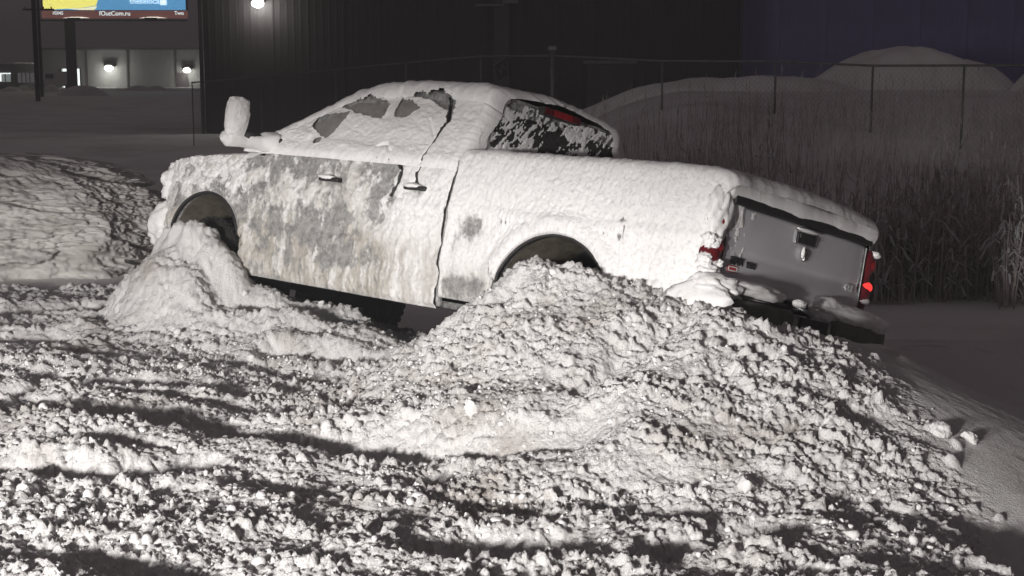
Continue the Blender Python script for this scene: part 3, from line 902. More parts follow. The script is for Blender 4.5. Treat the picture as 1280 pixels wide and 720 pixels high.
crk = [[(2.587, 1.363), (2.251, 1.368), (1.888, 1.372), (1.662, 1.368), (1.575, 1.350), (1.522, 1.308), (1.53, 1.225), (1.597, 1.053)], [(1.366, 1.295), (1.346, 1.215)],
       [(3.025, .60), (3.025, .95)], [(1.98, .75), (1.985, .95)], [(3.0, .595), (1.2, .60)]]
D = np.full(X.shape, 9.0)
for i, c in enumerate(crk): D = np.minimum(D, polydist(X, Z, c) + (.008 if i > 2 else 0) + .010 * (n2 - .4))
T = np.where(D < .010, T - .03 * (1 - D / .010), T)
T = np.minimum(T, .05)
edgef = np.minimum(1, (Z - zl[:, None]) / .05 + .25)
T = T * edgef
cover = sstep(-.007, .010, T + .004 * (fbm(X * 60, Z * 60, 208, 2) - .5))
dirt = sstep(1.05, .72, Z + .25 * (n1 - .5)) * (.6 + .4 * sstep(1.1, 1.8, X)) + .6 * sstep(1.5, 2.0, X) * sstep(.40, .60, n1)
crust('door_snow_crust', P, np.maximum(T, .0) + .0022, M['plaster'], np.ones(X.shape, bool), sign=-1, attrs=dict(cover=cover, dirt=np.clip(dirt, 0, 1)))

# cab roof and side windows
cxs = np.arange(1.055, 3.27, .0095)
Pc = cab_loft(cxs, nside=70, narc=14, ntop=30)
Pc = np.concatenate([Pc, (Pc[:, ::-1] * np.array([1, -1, 1]))[:, 1:]], 1)
Xc, Yc, Zc = Pc[..., 0], Pc[..., 1], Pc[..., 2]
m1 = fbm(Xc * 4, (Zc - Yc) * 4, 221, 4); m2 = fbm(Xc * 18, (Zc - Yc) * 16, 222, 4, .6)
T = .022 + .028 * (m1 - .4) + .013 * (m2 - .5) + .007 * (fbm(Xc * 45, (Zc - Yc) * 45, 226, 2) - .5)
T += .045 * sstep(1.80, 1.95, Zc) * (Yc < .75)
T += .018 * sstep(1.52, 1.40, Zc) * (Yc > 0)
T += .03 * np.exp(-((Zc - 1.49) / .06) ** 2) * (Xc > 2.6) * (m1)
POLY = [[(2.631, 1.643), (2.375, 1.688), (2.388, 1.571), (2.442, 1.502), (2.619, 1.576)], [(2.437, 1.735), (2.232, 1.835), (1.998, 1.785), (2.015, 1.686), (2.136, 1.69), (2.299, 1.716)],
        [(1.894, 1.813), (1.777, 1.809), (1.676, 1.757), (1.743, 1.698), (1.867, 1.685)], [(1.728, 1.872), (1.433, 1.865), (1.375, 1.822), (1.3, 1.678), (1.331, 1.654), (1.379, 1.745), (1.531, 1.808), (1.698, 1.843)]]
jx = .05 * (fbm(Xc * 14, Zc * 14, 223, 3) - .5); jz = .05 * (fbm(Xc * 14 + 9, Zc * 14, 224, 3) - .5)
hole = np.zeros(Xc.shape, bool)
POLY = [[(sum(p[0] for p in pl) / len(pl) * -.16 + q[0] * 1.16, sum(p[1] for p in pl) / len(pl) * -.16 + q[1] * 1.16) for q in pl] for pl in POLY]
for pl in POLY: hole |= inpoly(Xc + jx, Zc + jz, pl) & (Yc > .5)
hole |= (np.hypot((Xc - 2.51) / 1.2, Zc - 1.46) < .03) & (Yc > .5)
CR = [[(1.433, 1.875), (1.3, 1.678), (1.334, 1.607), (1.332, 1.5), (1.345, 1.365)], [(1.84, 1.455), (1.814, 1.475), (1.763, 1.475), (1.686, 1.417), (1.66, 1.36)], [(1.486, 1.678), (1.373, 1.567)], [(1.915, 1.961), (1.918, 1.87)]]
for i, c in enumerate(CR):
    d = polydist(Xc, Zc, c) + .012 * (m2 - .4)
    T = np.where((d < .014) & (Yc > .3), T * np.clip(d / .014, .1 if i < 2 else .5, 1), T)
T = np.maximum(T, .003)
# the blanket rolls round the back corner towards the window
Nc = -gnormals(Pc)
Qc = Pc + Nc * T[..., None]
wrap = []
for a_, sy, sz in ((90, .13, .045), (75, .085, .036), (50, .040, .020), (25, .014, .006)):
    q = Qc[0].copy()
    w_ = 1 + .25 * (fbm(q[:, 1] * 9, q[:, 2] * 9, 225, 3) - .5)
    q[:, 0] -= .050 * math.sin(R(a_)) * w_
    q[:, 1] -= np.sign(q[:, 1]) * np.minimum(sy, np.abs(q[:, 1]))
    q[:, 2] -= sz * sstep(1.5, 1.9, q[:, 2])
    wrap.append(q)
Qc = np.concatenate([np.stack(wrap), Qc], 0)
hole = np.concatenate([np.zeros((4, hole.shape[1]), bool), hole], 0)
gridmesh('roof_snow_crust', Qc, M['snow_smooth'], truck, keep=~hole, flip=True)

# speckled snow blown over the back window
by = np.arange(-.77, .80, .006); bz = np.arange(1.40, 1.90, .006)
BY, BZ = np.meshgrid(by, bz, indexing='ij')
s1 = fbm((BY + BZ * .9) * 26, (BZ - BY * .4) * 9, 241, 4, .65); s2 = fbm(BY * 7, BZ * 7, 242, 4); s3 = fbm(BY * 60, BZ * 60, 243, 2)
cv = .54 + .30 * sstep(.40, .62, BY) * sstep(1.62, 1.44, BZ) + .25 * sstep(.58, .70, BY) - .06 * sstep(1.55, 1.75, BZ)
cv += .28 * np.exp(-(((BY - .38) / .14) ** 2 + ((BZ - 1.54) / .05) ** 2)) + .30 * np.exp(-(((BY + .30) / .05) ** 2 + ((BZ - 1.70) / .14) ** 2)) + .25 * np.exp(-(((BY + .18) / .14) ** 2 + ((BZ - 1.80) / .03) ** 2))
cv -= .30 * np.exp(-(((BY - .08) / .20) ** 2 + ((BZ - 1.74) / .09) ** 2)) + .5 * sstep(1.70, 1.60, BZ) * sstep(-.20, -.32, BY) + .25 * sstep(.25, .05, BY) * sstep(1.62, 1.55, BZ)
cv += .5 * sstep(.675, .72, np.abs(BY)) 
Ts = .022 * (cv - .47 + .80 * (s1 - .5) + .55 * (s2 - .5) + .3 * (s3 - .5))
Pb = np.stack([np.full(BY.shape, 1.0262), BY, BZ], -1)
keep = (Ts > .0004) & (np.abs(BY) < wmax(BZ) - .03)
Pb[..., 0] -= np.clip(Ts, 0, .02)
gridmesh('back_window_snow', Pb, M['snow_crust'], truck, keep=keep, flip=False)['kind'] = 'stuff'

# bed: one smooth blanket from the side over the rail and across the cover
bx = np.unique(np.concatenate([np.arange(-1.075, 1.001, .009), [RX_ + AR * math.cos(t) * .999 for t in np.linspace(0, math.pi, 60)]]))
rows = []
zl = archz(bx, .505); ns, na, nt_ = 96, 22, 70
zt_ = np.full(bx.shape, 1.385)
for t in np.linspace(0, 1, ns):
    z = zl + (zt_ - zl) * t
    rows.append(np.stack([bx, side_y(bx, z), z], -1))
yb = side_y(bx, zt_)
rr = .075
for a in np.linspace(0, math.pi / 2, na)[1:]:
    rows.append(np.stack([bx, yb - rr * (1 - math.cos(a)), zt_ + rr * math.sin(a) * .9], -1))
for t in np.linspace(0, 1, nt_)[1:]:
    y = (yb - rr) * (1 - 2 * t)
    rows.append(np.stack([bx, y, zt_ + rr * .9 + .02 * np.sin(math.pi * t)], -1))
Pd = np.stack(rows, 1)
Xd, Yd, Zd = Pd[..., 0], Pd[..., 1], Pd[..., 2]
topw = np.zeros(Xd.shape); topw[:, ns:] = 1
sid = (Yd > .6) & (topw < .5)
vert = Zd - Yd
k1 = fbm(Xd * 5, vert * 3, 251, 4); k2 = fbm(Xd * 30 + vert * 6, vert * 11, 252, 4, .6); k3 = fbm(Xd * 55, vert * 40, 253, 2)
T = .022 + .018 * (k1 - .45) + .013 * (k2 - .5) + .008 * (k3 - .5)
def dipd(cx, cz, rx, rz, a): return a * np.exp(-(((Xd - cx) / rx) ** 2 + ((Zd - cz) / rz) ** 2)) * sid
hl = dipd(.80, .98, .14, .10, .034) + dipd(.78, .58, .22, .10, .040) + dipd(.92, .80, .06, .10, .02) + dipd(-1.06, .99, .075, .10, .036) + dipd(-1.09, 1.10, .03, .07, .03) + dipd(-.75, .80, .14, .05, .02)
T -= hl * (.45 + 1.1 * fbm(Xd * 9, Zd * 9, 254, 4, .6))
T += .030 * sstep(1.40, 1.46, Zd)
T += .02 * sstep(.98, .90, Xd) * 0
# rounded ends at the cab gap and at the tail
endf = np.clip((1.003 - Xd) / .022, 0, 1)
T = T * np.sqrt(endf * (2 - endf) + .02)
tail = np.clip((Xd + 1.075) / .09, 0, 1)
tw = np.sqrt(np.clip(tail * (2 - tail), 0, 1))
low = np.clip((Zd - zl[:, None]) / .03 + .3, 0, 1)
T *= np.where(sid, low, 1)
Pd2 = Pd.copy()
Pd2[..., 2] -= (1 - tw) * .06 * (Zd > 1.36)
cover = np.where(Xd < -.93, sstep(.0, .006, T), sstep(-.006, .012, T + .004 * (fbm(Xd * 60, Zd * 60, 255, 2) - .5)))
cover = np.where(Xd > .97, 1, cover)
dirt = .5 * sstep(.80, .60, Zd) * sid
crust('bed_snow_blanket', Pd2, np.maximum(T, 0) + .0022, M['plaster'], (T > -.004) | ((Xd > -.9) & (Xd < .99)), sign=-1, attrs=dict(cover=cover, dirt=dirt))
# roll of snow over the top edge of the tailgate
ry = np.linspace(-.90, .90, 200); ra = np.linspace(0, 1, 30)
RY, RA = np.meshgrid(ry, ra, indexing='ij')
rn = fbm(RY * 3.5, RY * 0 + 1, 261, 3)
rr = (.054 + .020 * (rn - .5)) * np.clip((.90 - np.abs(RY)) / .05, .1, 1) ** .5
an = RA * math.pi * 1.05
rp = np.stack([-1.055 - rr * np.sin(an) * .85 - .008, RY, 1.385 + rr * np.cos(an) * 1.15 + .006 * (fbm(RY * 30, RA * 7, 262, 3) - .5)], -1)
gridmesh('tailgate_snow_roll', rp, M['snow_smooth'], truck, flip=True)
# dusting running down the tailgate's upper corner
dy = np.arange(.56, .795, .005); dz = np.arange(1.02, 1.33, .005)
DY, DZ = np.meshgrid(dy, dz, indexing='ij')
e1 = fbm(DY * 30, DZ * 18, 271, 4, .65)
Td = .02 * (.42 + .34 * sstep(1.14, 1.30, DZ) * sstep(.60, .74, DY) + .2 * np.exp(-((DY - .70) / .035) ** 2) * sstep(1.05, 1.2, DZ) - .55 + .9 * (e1 - .5))
gridmesh('tailgate_snow_dusting', np.stack([-1.0635 - .018 * (1 - (DY / .795) ** 4) - np.clip(Td, 0, .02), DY, DZ], -1), M['snow_crust'], truck, keep=Td > .0003, flip=False)['kind'] = 'stuff'
# hood and nose
T = .045 + .03 * (fbm(HXX * 3, HYY * 3, 281, 4) - .5)
hxf = np.linspace(3.02, 4.47, 120); hyf = np.linspace(-.95, .95, 130)
A1, B1 = np.meshgrid(hxf, hyf, indexing='ij')
w1 = .95 - .20 * np.clip((A1 - 3.9) / .55, 0, 1.2) ** 2
Y1 = B1 / .95 * (w1 - .005)
Z1 = 1.320 - .115 * np.clip((A1 - 3.05) / 1.35, 0, 1) ** 1.4 + .075 * np.clip(1 - (np.abs(B1) / .66) ** 4, 0, 1) * (1 - .5 * np.clip((A1 - 4.0) / .46, 0, 1))
ed = np.minimum(np.clip((.95 - np.abs(B1)) / .06, 0, 1), np.clip((4.47 - A1) / .06, 0, 1))
Z1 = Z1 - .03 + (.055 + .035 * (fbm(A1 * 5, B1 * 5, 282, 4) - .5) + .012 * (fbm(A1 * 22, B1 * 22, 283, 3) - .5)) * np.sqrt(ed * (2 - ed)) + .01
Z1 += .04 * sstep(3.25, 3.05, A1) * sstep(.1, .8, B1)
gridmesh('hood_snow', np.stack([A1, Y1, Z1], -1), M['snow_crust'], truck, flip=False)
def blob(name, c, s, m, seed, parent=truck, amp=.22, sub=4, f=3.0):
    V, F = ico(sub)
    n = fbm(V[:, 0] * f + seed, V[:, 1] * f + V[:, 2] * f * .7, seed, 4, .6) - .5
    n2 = fbm(V[:, 2] * f + seed, V[:, 0] * f * .8 - V[:, 1] * f, seed + 3, 4, .6) - .5
    n3 = fbm(V[:, 0] * f * 4 + V[:, 2] * 5 + seed, V[:, 1] * f * 4 - V[:, 2] * f * 3, seed + 6, 3, .6) - .5
    V = V * (1 + amp * (n + n2) + .16 * n3)[:, None] * np.array(s) + np.array(c)
    return npmesh(name, V, None, m, parent, True, F3=F)
blob('tail_light_cap_snow', (-1.040, .872, 1.235), (.062, .092, .165), M['snow_crust'], 48, amp=.45, f=4)
for hx_ in (2.22, 1.33): blob('door_handle_snow', (hx_ + .03, .990, 1.207), (.085, .022, .016), M['snow_crust'], 60 + int(hx_), amp=.5)
blob('tail_light_cap_snow', (-1.06, .90, .905), (.055, .075, .045), M['snow_crust'], 50, amp=.4)
for k_, (a_, b_, c_, r_) in enumerate(((-1.05, .925, 1.075, .052), (-1.04, .935, .955, .050), (-1.09, .868, .955, .024))): blob('tail_light_cap_snow', (a_, b_, c_), (r_, r_ * .8, r_), M['snow_crust'], 90 + k_, amp=.9, sub=4)
blob('bumper_end_snow', (-1.11, .90, .815), (.17, .14, .085), M['snow_crust'], 55, amp=.35)
blob('bumper_end_snow', (-1.08, .99, .72), (.22, .07, .13), M['snow_crust'], 56, amp=.4)
blob('bumper_corner_snow', (4.36, .77, .70), (.19, .15, .20), M['snow_crust'], 31, amp=.5, f=4)
blob('nose_snow', (4.40, .66, 1.04), (.13, .22, .17), M['snow_crust'], 32, amp=.4, f=4)
blob('nose_snow', (4.40, .72, 1.17), (.11, .10, .07), M['snow_crust'], 37, amp=.5, f=4)
blob('bumper_step_snow', (-1.16, .63, .835), (.125, .36, .060), M['snow_smooth'], 33)
blob('bumper_step_snow', (-1.16, -.58, .815), (.135, .40, .075), M['snow_smooth'], 34)
blob('bumper_step_snow', (-1.13, -.32, .815), (.10, .16, .10), M['snow_smooth'], 39)
blob('bumper_step_snow', (-1.16, -.78, .805), (.14, .17, .075), M['snow_smooth'], 41)
blob('tow_hook_snow', (-1.25, .20, .825), (.035, .06, .026), M['snow_smooth'], 35)
blob('tail_light_snow', (-1.06, -.925, 1.265), (.05, .05, .025), M['snow_smooth'], 36)
blob('handle_snow', (-1.105, .0, 1.279), (.020, .125, .012), M['snow_smooth'], 44)
blob('emblem_snow', (-1.10, .008, 1.145), (.010, .012, .035), M['snow_crust'], 45)
# mirror coated with snow
def rbox(c, s, rad, n, seed, thick):
    bm = bmesh.new(); bm_box(bm, (0, 0, 0), s, rad)
    bmesh.ops.subdivide_edges(bm, edges=bm.edges[:], cuts=5, use_grid_fill=True)
    bmesh.ops.triangulate(bm, faces=bm.faces[:])
    V = np.array([v.co[:] for v in bm.verts]); F = np.array([[v.index for v in f.verts] for f in bm.faces]); bm.free()
    N = V / (np.linalg.norm(V, axis=1, keepdims=True) + 1e-9)
    nn = fbm(V[:, 0] * 16 + seed, (V[:, 1] + V[:, 2]) * 16, seed, 3) - .3 + .5 * (fbm(V[:, 2] * 45, (V[:, 1] - V[:, 0]) * 45, seed + 2, 2) - .5)
    return V + N * (thick * nn)[:, None] + np.array(c), F
V, F = rbox((.040, .350, .130), (.115, .150, .275), .055, 3, 51, .03)
npmesh('mirror_head_snow', V, None, M['snow_smooth'], mirL, True, F3=F)
tp = [(-.02, -.02, .01), (.02, .08, .0), (.03, .16, -.01), (.05, .26, -.02), (.07, .37, -.035), (.075, .43, -.02)]
tp = [tuple(np.array(tp[i]) * (1 - q) + np.array(tp[i + 1]) * q) for i in range(5) for q in (0, .25, .5, .75)] + [tp[-1]]
Vt, Ft, Tt = tube_arrays(tp, list(np.interp(np.linspace(0, 5, 21), range(6), [.080, .068, .050, .048, .058, .025])), 22)
Vt = Vt + .038 * (np.stack([fbm(Vt[:, 0] * 20, Vt[:, 1] * 20, 52, 3), fbm(Vt[:, 1] * 20, Vt[:, 2] * 20, 53, 3), fbm(Vt[:, 2] * 20, Vt[:, 0] * 20, 54, 3)], 1) - .5)
npmesh('mirror_arm_snow', Vt, Ft, M['snow_crust'], mirL, True, F3=Tt)

# dark seams left bare between the plastered panels
def on_side(x, z, off=.012):
    if z > 1.375: return (x, .935 - .50 * min(z - 1.38, .5) + off, z)
    return (x, float(side_y(np.array(x), np.array(z))) + off, z)
def seam(name, pts, rad, off=.014, parent=truck):
    P_ = []
    for (a, b) in zip(pts[:-1], pts[1:]):
        for q in (0, .25, .5, .75): P_.append((a[0] + (b[0] - a[0]) * q, a[1] + (b[1] - a[1]) * q))
    P_.append(pts[-1])
    w_ = [fbm(np.array([i * .9]), np.array([pts[0][0] * 3]), 290, 2)[0] for i in range(len(P_))]
    return tube(name, [on_side(x + .008 * (w - .5), z + .012 * (w - .5), off + .012 * (w - .5)) for (x, z), w in zip(P_, w_)], [rad * (.35 + 1.3 * w) for w in w_], M['black'], parent, 8)
seam('belt_moulding', [(2.62, 1.366), (2.251, 1.370), (1.888, 1.373), (1.662, 1.372), (1.575, 1.352), (1.522, 1.308), (1.530, 1.225), (1.57, 1.12)], .0095, .020)
seam('door_seal', [(1.425, 1.862), (1.375, 1.80), (1.305, 1.678), (1.334, 1.607), (1.332, 1.50), (1.345, 1.385)], .007, .026)
seam('door_seal', [(1.345, 1.365), (1.366, 1.295), (1.346, 1.215)], .006, .022)
for xc_, nm in ((FX, 'arch_moulding'), (RX_, 'arch_moulding')):
    pa = [(xc_ + (AR - .006) * math.cos(t), float(side_y(np.array(xc_ + AR * math.cos(t)), np.array(AZ + AR * math.sin(t)))) + .006, AZ + (AR - .006) * math.sin(t)) for t in np.linspace(.05, math.pi - .05, 40)]
    tube(nm, pa, .013, M['black'], truck, 8)
# ================================================================== background
M['clad'] = simple('dark_cladding', (.042, .036, .038), .6, .0, .5, .25, .8)
M['clad2'] = simple('violet_glow_cladding', (.27, .25, .50), .5, .1, .5, .2, .6)  # violet night glow painted into the wall colour
M['trim'] = simple('dark_trim', (.06, .058, .06), .5, .3)
M['render_wall'] = simple('pale_block_wall', (.44, .45, .44), .9, 0, .2, .12, .5)
M['grey_wall'] = simple('grey_wall', (.16, .15, .155), .9, 0, .2, .15, .4)
M['lampglass'] = simple('lit_lamp_glass', (.9, .9, .85), .4, emit=(1, .98, .92), estr=60)
M['lampglass2'] = simple('lit_wall_lamp', (.9, .9, .85), .4, emit=(1, .98, .90), estr=14)
M['doorlight'] = simple('lit_doorway', (.85, .87, .85), .6, emit=(.93, 1, .97), estr=2.2)
M['winlight'] = simple('lit_window', (.5, .52, .5), .6, emit=(.80, .95, .92), estr=.30)
M['windim'] = simple('dim_window', (.4, .4, .4), .6, emit=(.8, .8, .78), estr=.11)
M['wood'] = simple('pole_wood', (.030, .026, .028), .9, 0, .2, .3, 4)
M['steel'] = simple('dark_steel', (.022, .021, .022), .6, .3, .4, .2, 1)
M['white_paint'] = simple('white_paint', (.78, .78, .76), .35, 0, .5)
# ------------------------------------------------------------------ chain link fence
FP = [(-8.8, 40.0, 1.87), (-6.3, 36.5, 2.04), (-4.0, 33.0, 2.22), (-2.2, 30.3, 2.36), (-.6, 28.0, 2.47), (.72, 26.0, 2.46), (2.55, 24.7, 2.36), (4.2, 23.2, 2.34),
      (5.45, 22.0, 2.27), (6.52, 21.0, 2.27), (7.8, 19.9, 2.27), (9.6, 18.6, 2.25)]
fence = empty('chain_link_fence', (FP[5][0], FP[5][1], 0))
tag(fence, 'long chain link fence with steel posts and top rail behind the pickup', 'fence')
fo = np.array([FP[5][0], FP[5][1], 0.0])
for i, (x, y, z) in enumerate(FP):
    g = float(Hbase(np.array([x]), np.array([y]))[0])
    extra = .10 if i == 5 else .02
    p = tube('post', [np.array((x, y, g - .4)) - fo, np.array((x, y, z + extra)) - fo], .034 if i == 5 else .018, M['galv'], fence, 8)
    if i == 5: box('post_cap', tuple(np.array((x, y, z + .13)) - fo), (.16, .16, .09), M['galv'], p, .03)
rail = [np.array(p) - fo for p in FP]
tube('top_rail', rail, .020, M['galv'], fence, 6)
# woven wires: two families of diagonals between the posts
WV, WF, off = [], [], 0
for (a, b) in zip(FP[:-1], FP[1:]):
    a = np.array(a) - fo; b = np.array(b) - fo
    L = np.linalg.norm((b - a)[:2]); d = (b - a) / L
    hgt = 2.0
    nrm = np.array([-d[1], d[0], 0])
    n = int((L + hgt) / .09)
    for k in range(n):
        for sg in (1, -1):
            s0 = k * .09 - (hgt if sg > 0 else 0); s1 = s0 + sg * hgt
            t0, t1 = 0.0, 1.0
            lo_, hi_ = sorted(((0 - s0) / (s1 - s0), (L - s0) / (s1 - s0)))
            t0, t1 = max(0, lo_), min(1, hi_)
            if t1 - t0 < .01: continue
            q0 = a + d * (s0 + (s1 - s0) * t0) - np.array([0, 0, hgt * (1 - t0)]); q1 = a + d * (s0 + (s1 - s0) * t1) - np.array([0, 0, hgt * (1 - t1)])
            r = .0014
            e = (q1 - q0) / np.linalg.norm(q1 - q0); u = np.cross(e, nrm)
            for q in (q0, q1):
                for an in (0, 2.094, 4.189): WV.append(q + r * (math.cos(an) * nrm + math.sin(an) * u) + sg * nrm * .002)
            for m_ in range(3): WF.append((off + m_, off + (m_ + 1) % 3, off + 3 + (m_ + 1) % 3, off + 3 + m_))
            off += 6
wm = npmesh('wire_mesh', WV, WF, M['galv'], fence, False); wm['kind'] = 'stuff'
# notice hung askew on the fence
nt0 = empty('fence_notice', (-.19, 27.32, 2.20), (0, R(-20), R(-55)))
tag(nt0, 'small bent notice board with pale scrawled lines hanging askew on the fence', 'sign')
box('board', (0, 0, 0), (.46, .02, .38), M['trim'], nt0, .006)
for k, (u, v, w_, h_, r_) in enumerate(((0, .175, .44, .022, 0), (0, -.175, .40, .018, 0), (-.21, 0, .02, .34, 0), (.21, 0, .02, .34, 0), (-.06, .02, .16, .022, 50), (.02, .0, .18, .022, -58), (.10, .03, .15, .02, 62))):
    box('pale_line', (u, -.014, v), (w_, .006, h_), M['galv'], nt0, 0, Matrix.Rotation(R(r_), 3, 'Y'))

# ------------------------------------------------------------------ dark clad warehouse
wh = empty('dark_warehouse', (-1.3, 46.0, -.2))
tag(wh, 'tall dark metal clad warehouse behind the fence with a lit wall lamp', 'building')
bx0, bx1, bh = -9.0, 7.9, 9.0
W_ = bx1 - bx0
box('core_wall', (0, 6.2, bh / 2), (W_ - .1, 12, bh), M['clad'], wh)
# ribbed sheets, each one its own panel
prof = []
npan = 15
pw = W_ / npan
def ribsheet(w, h):
    xs_, ys_ = [], []
    n = 5
    for k in range(n):
        x0 = -w / 2 + w * k / n; p = w / n
        xs_ += [x0 + .004, x0 + p * .55, x0 + p * .65, x0 + p * .88, x0 + p * .985]; ys_ += [0, 0, -.005, -.005, 0]
    V = [(x, y, 0) for x, y in zip(xs_, ys_)] + [(x, y, h) for x, y in zip(xs_, ys_)]
    m = len(xs_)
    F = [(k, k + 1, m + k + 1, m + k) for k in range(m - 1)]
    return V, F
V, F = ribsheet(pw - .01, bh)
first = None
for k in range(npan):
    if first is None:
        o = npmesh('wall_sheet', V, F, M['clad'], wh, False); first = o
    else:
        o = first.copy(); link(o, wh)
    o.location = (-W_ / 2 + pw * (k + .5), .12, 0)
box('roof_coping', (0, 6.1, bh + .1), (W_ + .2, 12.4, .25), M['trim'], wh, .03)
box('corner_trim', (-W_ / 2 - .06, .06, bh / 2), (.10, .16, bh), M['trim'], wh)
box('corner_trim', (W_ / 2 + .06, .06, bh / 2), (.10, .16, bh), M['trim'], wh)
box('downpipe', (.98, -.02, bh / 2), (.55, .20, bh), M['trim'], wh, .05)
box('downpipe_bracket', (.60, -.18, 4.42), (.9, .10, .07), M['galv'], wh, .02)
box('downpipe_bracket', (1.25, -.18, 4.52), (.5, .12, .10), M['galv'], wh, .02)
dr = box('door', (4.4, .04, 1.3), (1.5, .12, 2.6), M['trim'], wh, .02)
box('door_frame', (4.4, .06, 2.66), (1.7, .14, .10), M['galv'], dr, .01)
# wall lamp high on the warehouse
def walllamp(name, loc, sc, label, mat_, watts, group=None, spotd=None):
    e = empty(name, loc)
    tag(e, label, 'wall lamp', group)
    box('housing', (0, .10 * sc, .06 * sc), (.36 * sc, .22 * sc, .14 * sc), M['steel'], e, .03 * sc)
    bm = bmesh.new(); bmesh.ops.create_uvsphere(bm, u_segments=14, v_segments=8, radius=1)
    for v in bm.verts: v.co = Vector((v.co.x * .15 * sc, -.04 * sc + v.co.y * .10 * sc, -.06 * sc + v.co.z * .10 * sc))
    bmobj('bulb_glass', bm, mat_, e, True)
    box('bracket', (0, .22 * sc, .02 * sc), (.10 * sc, .10 * sc, .10 * sc), M['steel'], e, .01 * sc)
    l = bpy.data.lights.new('lamp_light', 'POINT'); l.energy = watts; l.color = (1, .97, .9); l.shadow_soft_size = .12 * sc
    lo = bpy.data.objects.new('lamp_light', l); lo.location = (0, -.32 * sc, -.22 * sc); link(lo, e)
    return e
walllamp('wall_lamp', (-7.92, 45.70, 4.33), 1.25, 'bright floodlight high on the dark warehouse wall', M['lampglass'], 20)
# hall to the right, violet glow carried by its cladding colour
vh = empty('violet_glow_hall', (17.5, 56.0, -.2))
tag(vh, 'hall wall with violet glow painted in, set back to the right of the dark warehouse', 'building')
box('core_wall', (0, 5.2, 5.2), (21.6, 10, 10.4), M['clad2'], vh)
V, F = ribsheet(1.79, 10.4)
first = None
for k in range(12):
    if first is None: o = npmesh('wall_sheet', V, F, M['clad2'], vh, False); first = o
    else: o = first.copy(); link(o, vh)
    o.location = (-10.8 + 1.8 * (k + .5), .17, 0)
box('roof_coping', (0, 5.0, 10.5), (22.0, 10.8, .3), M['trim'], vh, .03)

# ------------------------------------------------------------------ snow mounds beyond the fence
def mound(name, c, s, seed, label, ss=1.0):
    n, m_ = 120, 50
    th = np.linspace(0, 2 * math.pi, n)[:, None]; t = np.linspace(0, 1, m_)[None]
    rad = 1 + .16 * (fbm(np.cos(th) * 1.3 + seed, np.sin(th) * 1.3, seed, 3) - .5) * 2
    X_ = s[0] * rad * t * np.cos(th); Y_ = s[1] * rad * t * np.sin(th)
    Z_ = s[2] * (np.cos(t ** 1.35 * math.pi) * .5 + .5) + .12 * s[2] * (fbm(X_ * 1.1 + seed, Y_ * 1.1, seed + 1, 4) - .5) * (1 - t) + 0 * th
    X_[-1] = X_[0]; Y_[-1] = Y_[0]; Z_[-1] = Z_[0]
    o = gridmesh(name, np.stack([X_, Y_, Z_], -1), M['snow_far']); o.location = c
    tag(o, label, 'snow pile')
mound('snow_mound', (8.7, 32.0, .0), (4.8, 2.8, 2.66), 3, 'broad rounded snow mound showing above the fence right of the tailgate')
mound('snow_mound', (12.1, 30.0, .0), (3.2, 2.4, 2.78), 6, 'snow mound above the fence at the right edge of the picture')
mound('snow_mound', (5.0, 30.5, .1), (6.5, 2.2, 1.98), 9, 'low snow ridge along the fence between the warehouse door and the tall mounds')

# ------------------------------------------------------------------ dead weeds on the bank
def weeds(name, spots, hmin, hmax, seed, snow=.26, blades=4, rad=.0085):
    g = np.random.default_rng(seed)
    V, F, MI, off = [], [], [], 0
    def strip(p0, p1, p2, r0, r1, mi):
        nonlocal off
        for p, r in ((p0, r0), (p1, (r0 + r1) / 2), (p2, r1)):
            for an in (0.3, 2.4, 4.5): V.append((p[0] + r * math.cos(an), p[1] + r * math.sin(an), p[2]))
        for q in range(2):
            for k in range(3):
                F.append((off + q * 3 + k, off + q * 3 + (k + 1) % 3, off + q * 3 + 3 + (k + 1) % 3, off + q * 3 + 3 + k)); MI.append(mi)
        off += 9
    for (x, y) in spots:
        z = float(Hbase(np.array([x]), np.array([y]))[0]) - .05
        h = g.uniform(hmin, hmax); lx, ly_ = g.normal(0, .10, 2) * h
        a = np.array([x, y, z]); c = np.array([x + lx, y + ly_, z + h]); b = (a + c) / 2 + np.array([g.normal(0, .02), g.normal(0, .02), 0])
        strip(a, b, c, rad * 1.2, rad * .5, 0)
        for k in range(blades):
            t = g.uniform(.3, .98); p = a + (c - a) * t
            d = g.normal(0, 1, 2); d /= np.linalg.norm(d); ll = g.uniform(.06, .20)
            up = g.uniform(-.4, .9)
            q = p + np.array([d[0] * ll * .5, d[1] * ll * .5, ll * up * .7]); e = p + np.array([d[0] * ll, d[1] * ll, ll * (up - .6)])
            sn = 1 if g.uniform() < snow else 0
            strip(p, q, e, rad * (1.6 if sn else 1.0), rad * (1.3 if sn else .4), sn)
        if g.uniform() < .5:
            strip(c, c + np.array([0, 0, .05]), c + np.array([g.normal(0, .02), 0, .11]), rad * 2.2, rad * .6, 1 if g.uniform() < snow * 1.5 else 0)
    o = npmesh(name, np.array(V), np.array(F), None, None, False, mats=[M['pale_weed'], M['weed_snow']], midx=MI)
    return o
g = np.random.default_rng(71)
sp = []
while len(sp) < 1700:
    x = g.uniform(1.6, 7.6); y = 14.4 + 4.6 * g.uniform() ** 1.5
    dens = fbm(np.array([x * .9]), np.array([y * .9]), 72, 3)[0]
    if g.uniform() < sstep(.32, .62, np.array(dens)) * (1 - .8 * sstep(15.5, 19, np.array(y))) and y > 14.4 + .35 * max(0, 4.6 - x) + .3 * math.sin(x * 3): sp.append((x, y))
tag(weeds('dry_weeds', sp, .45, 1.05, 73), 'thicket of dead snow flecked weeds on the bank right of the tailgate', 'weeds', kind='stuff')
sp = [(g.uniform(.8, 9), g.uniform(17.5, 22.5)) for k in range(1100)]
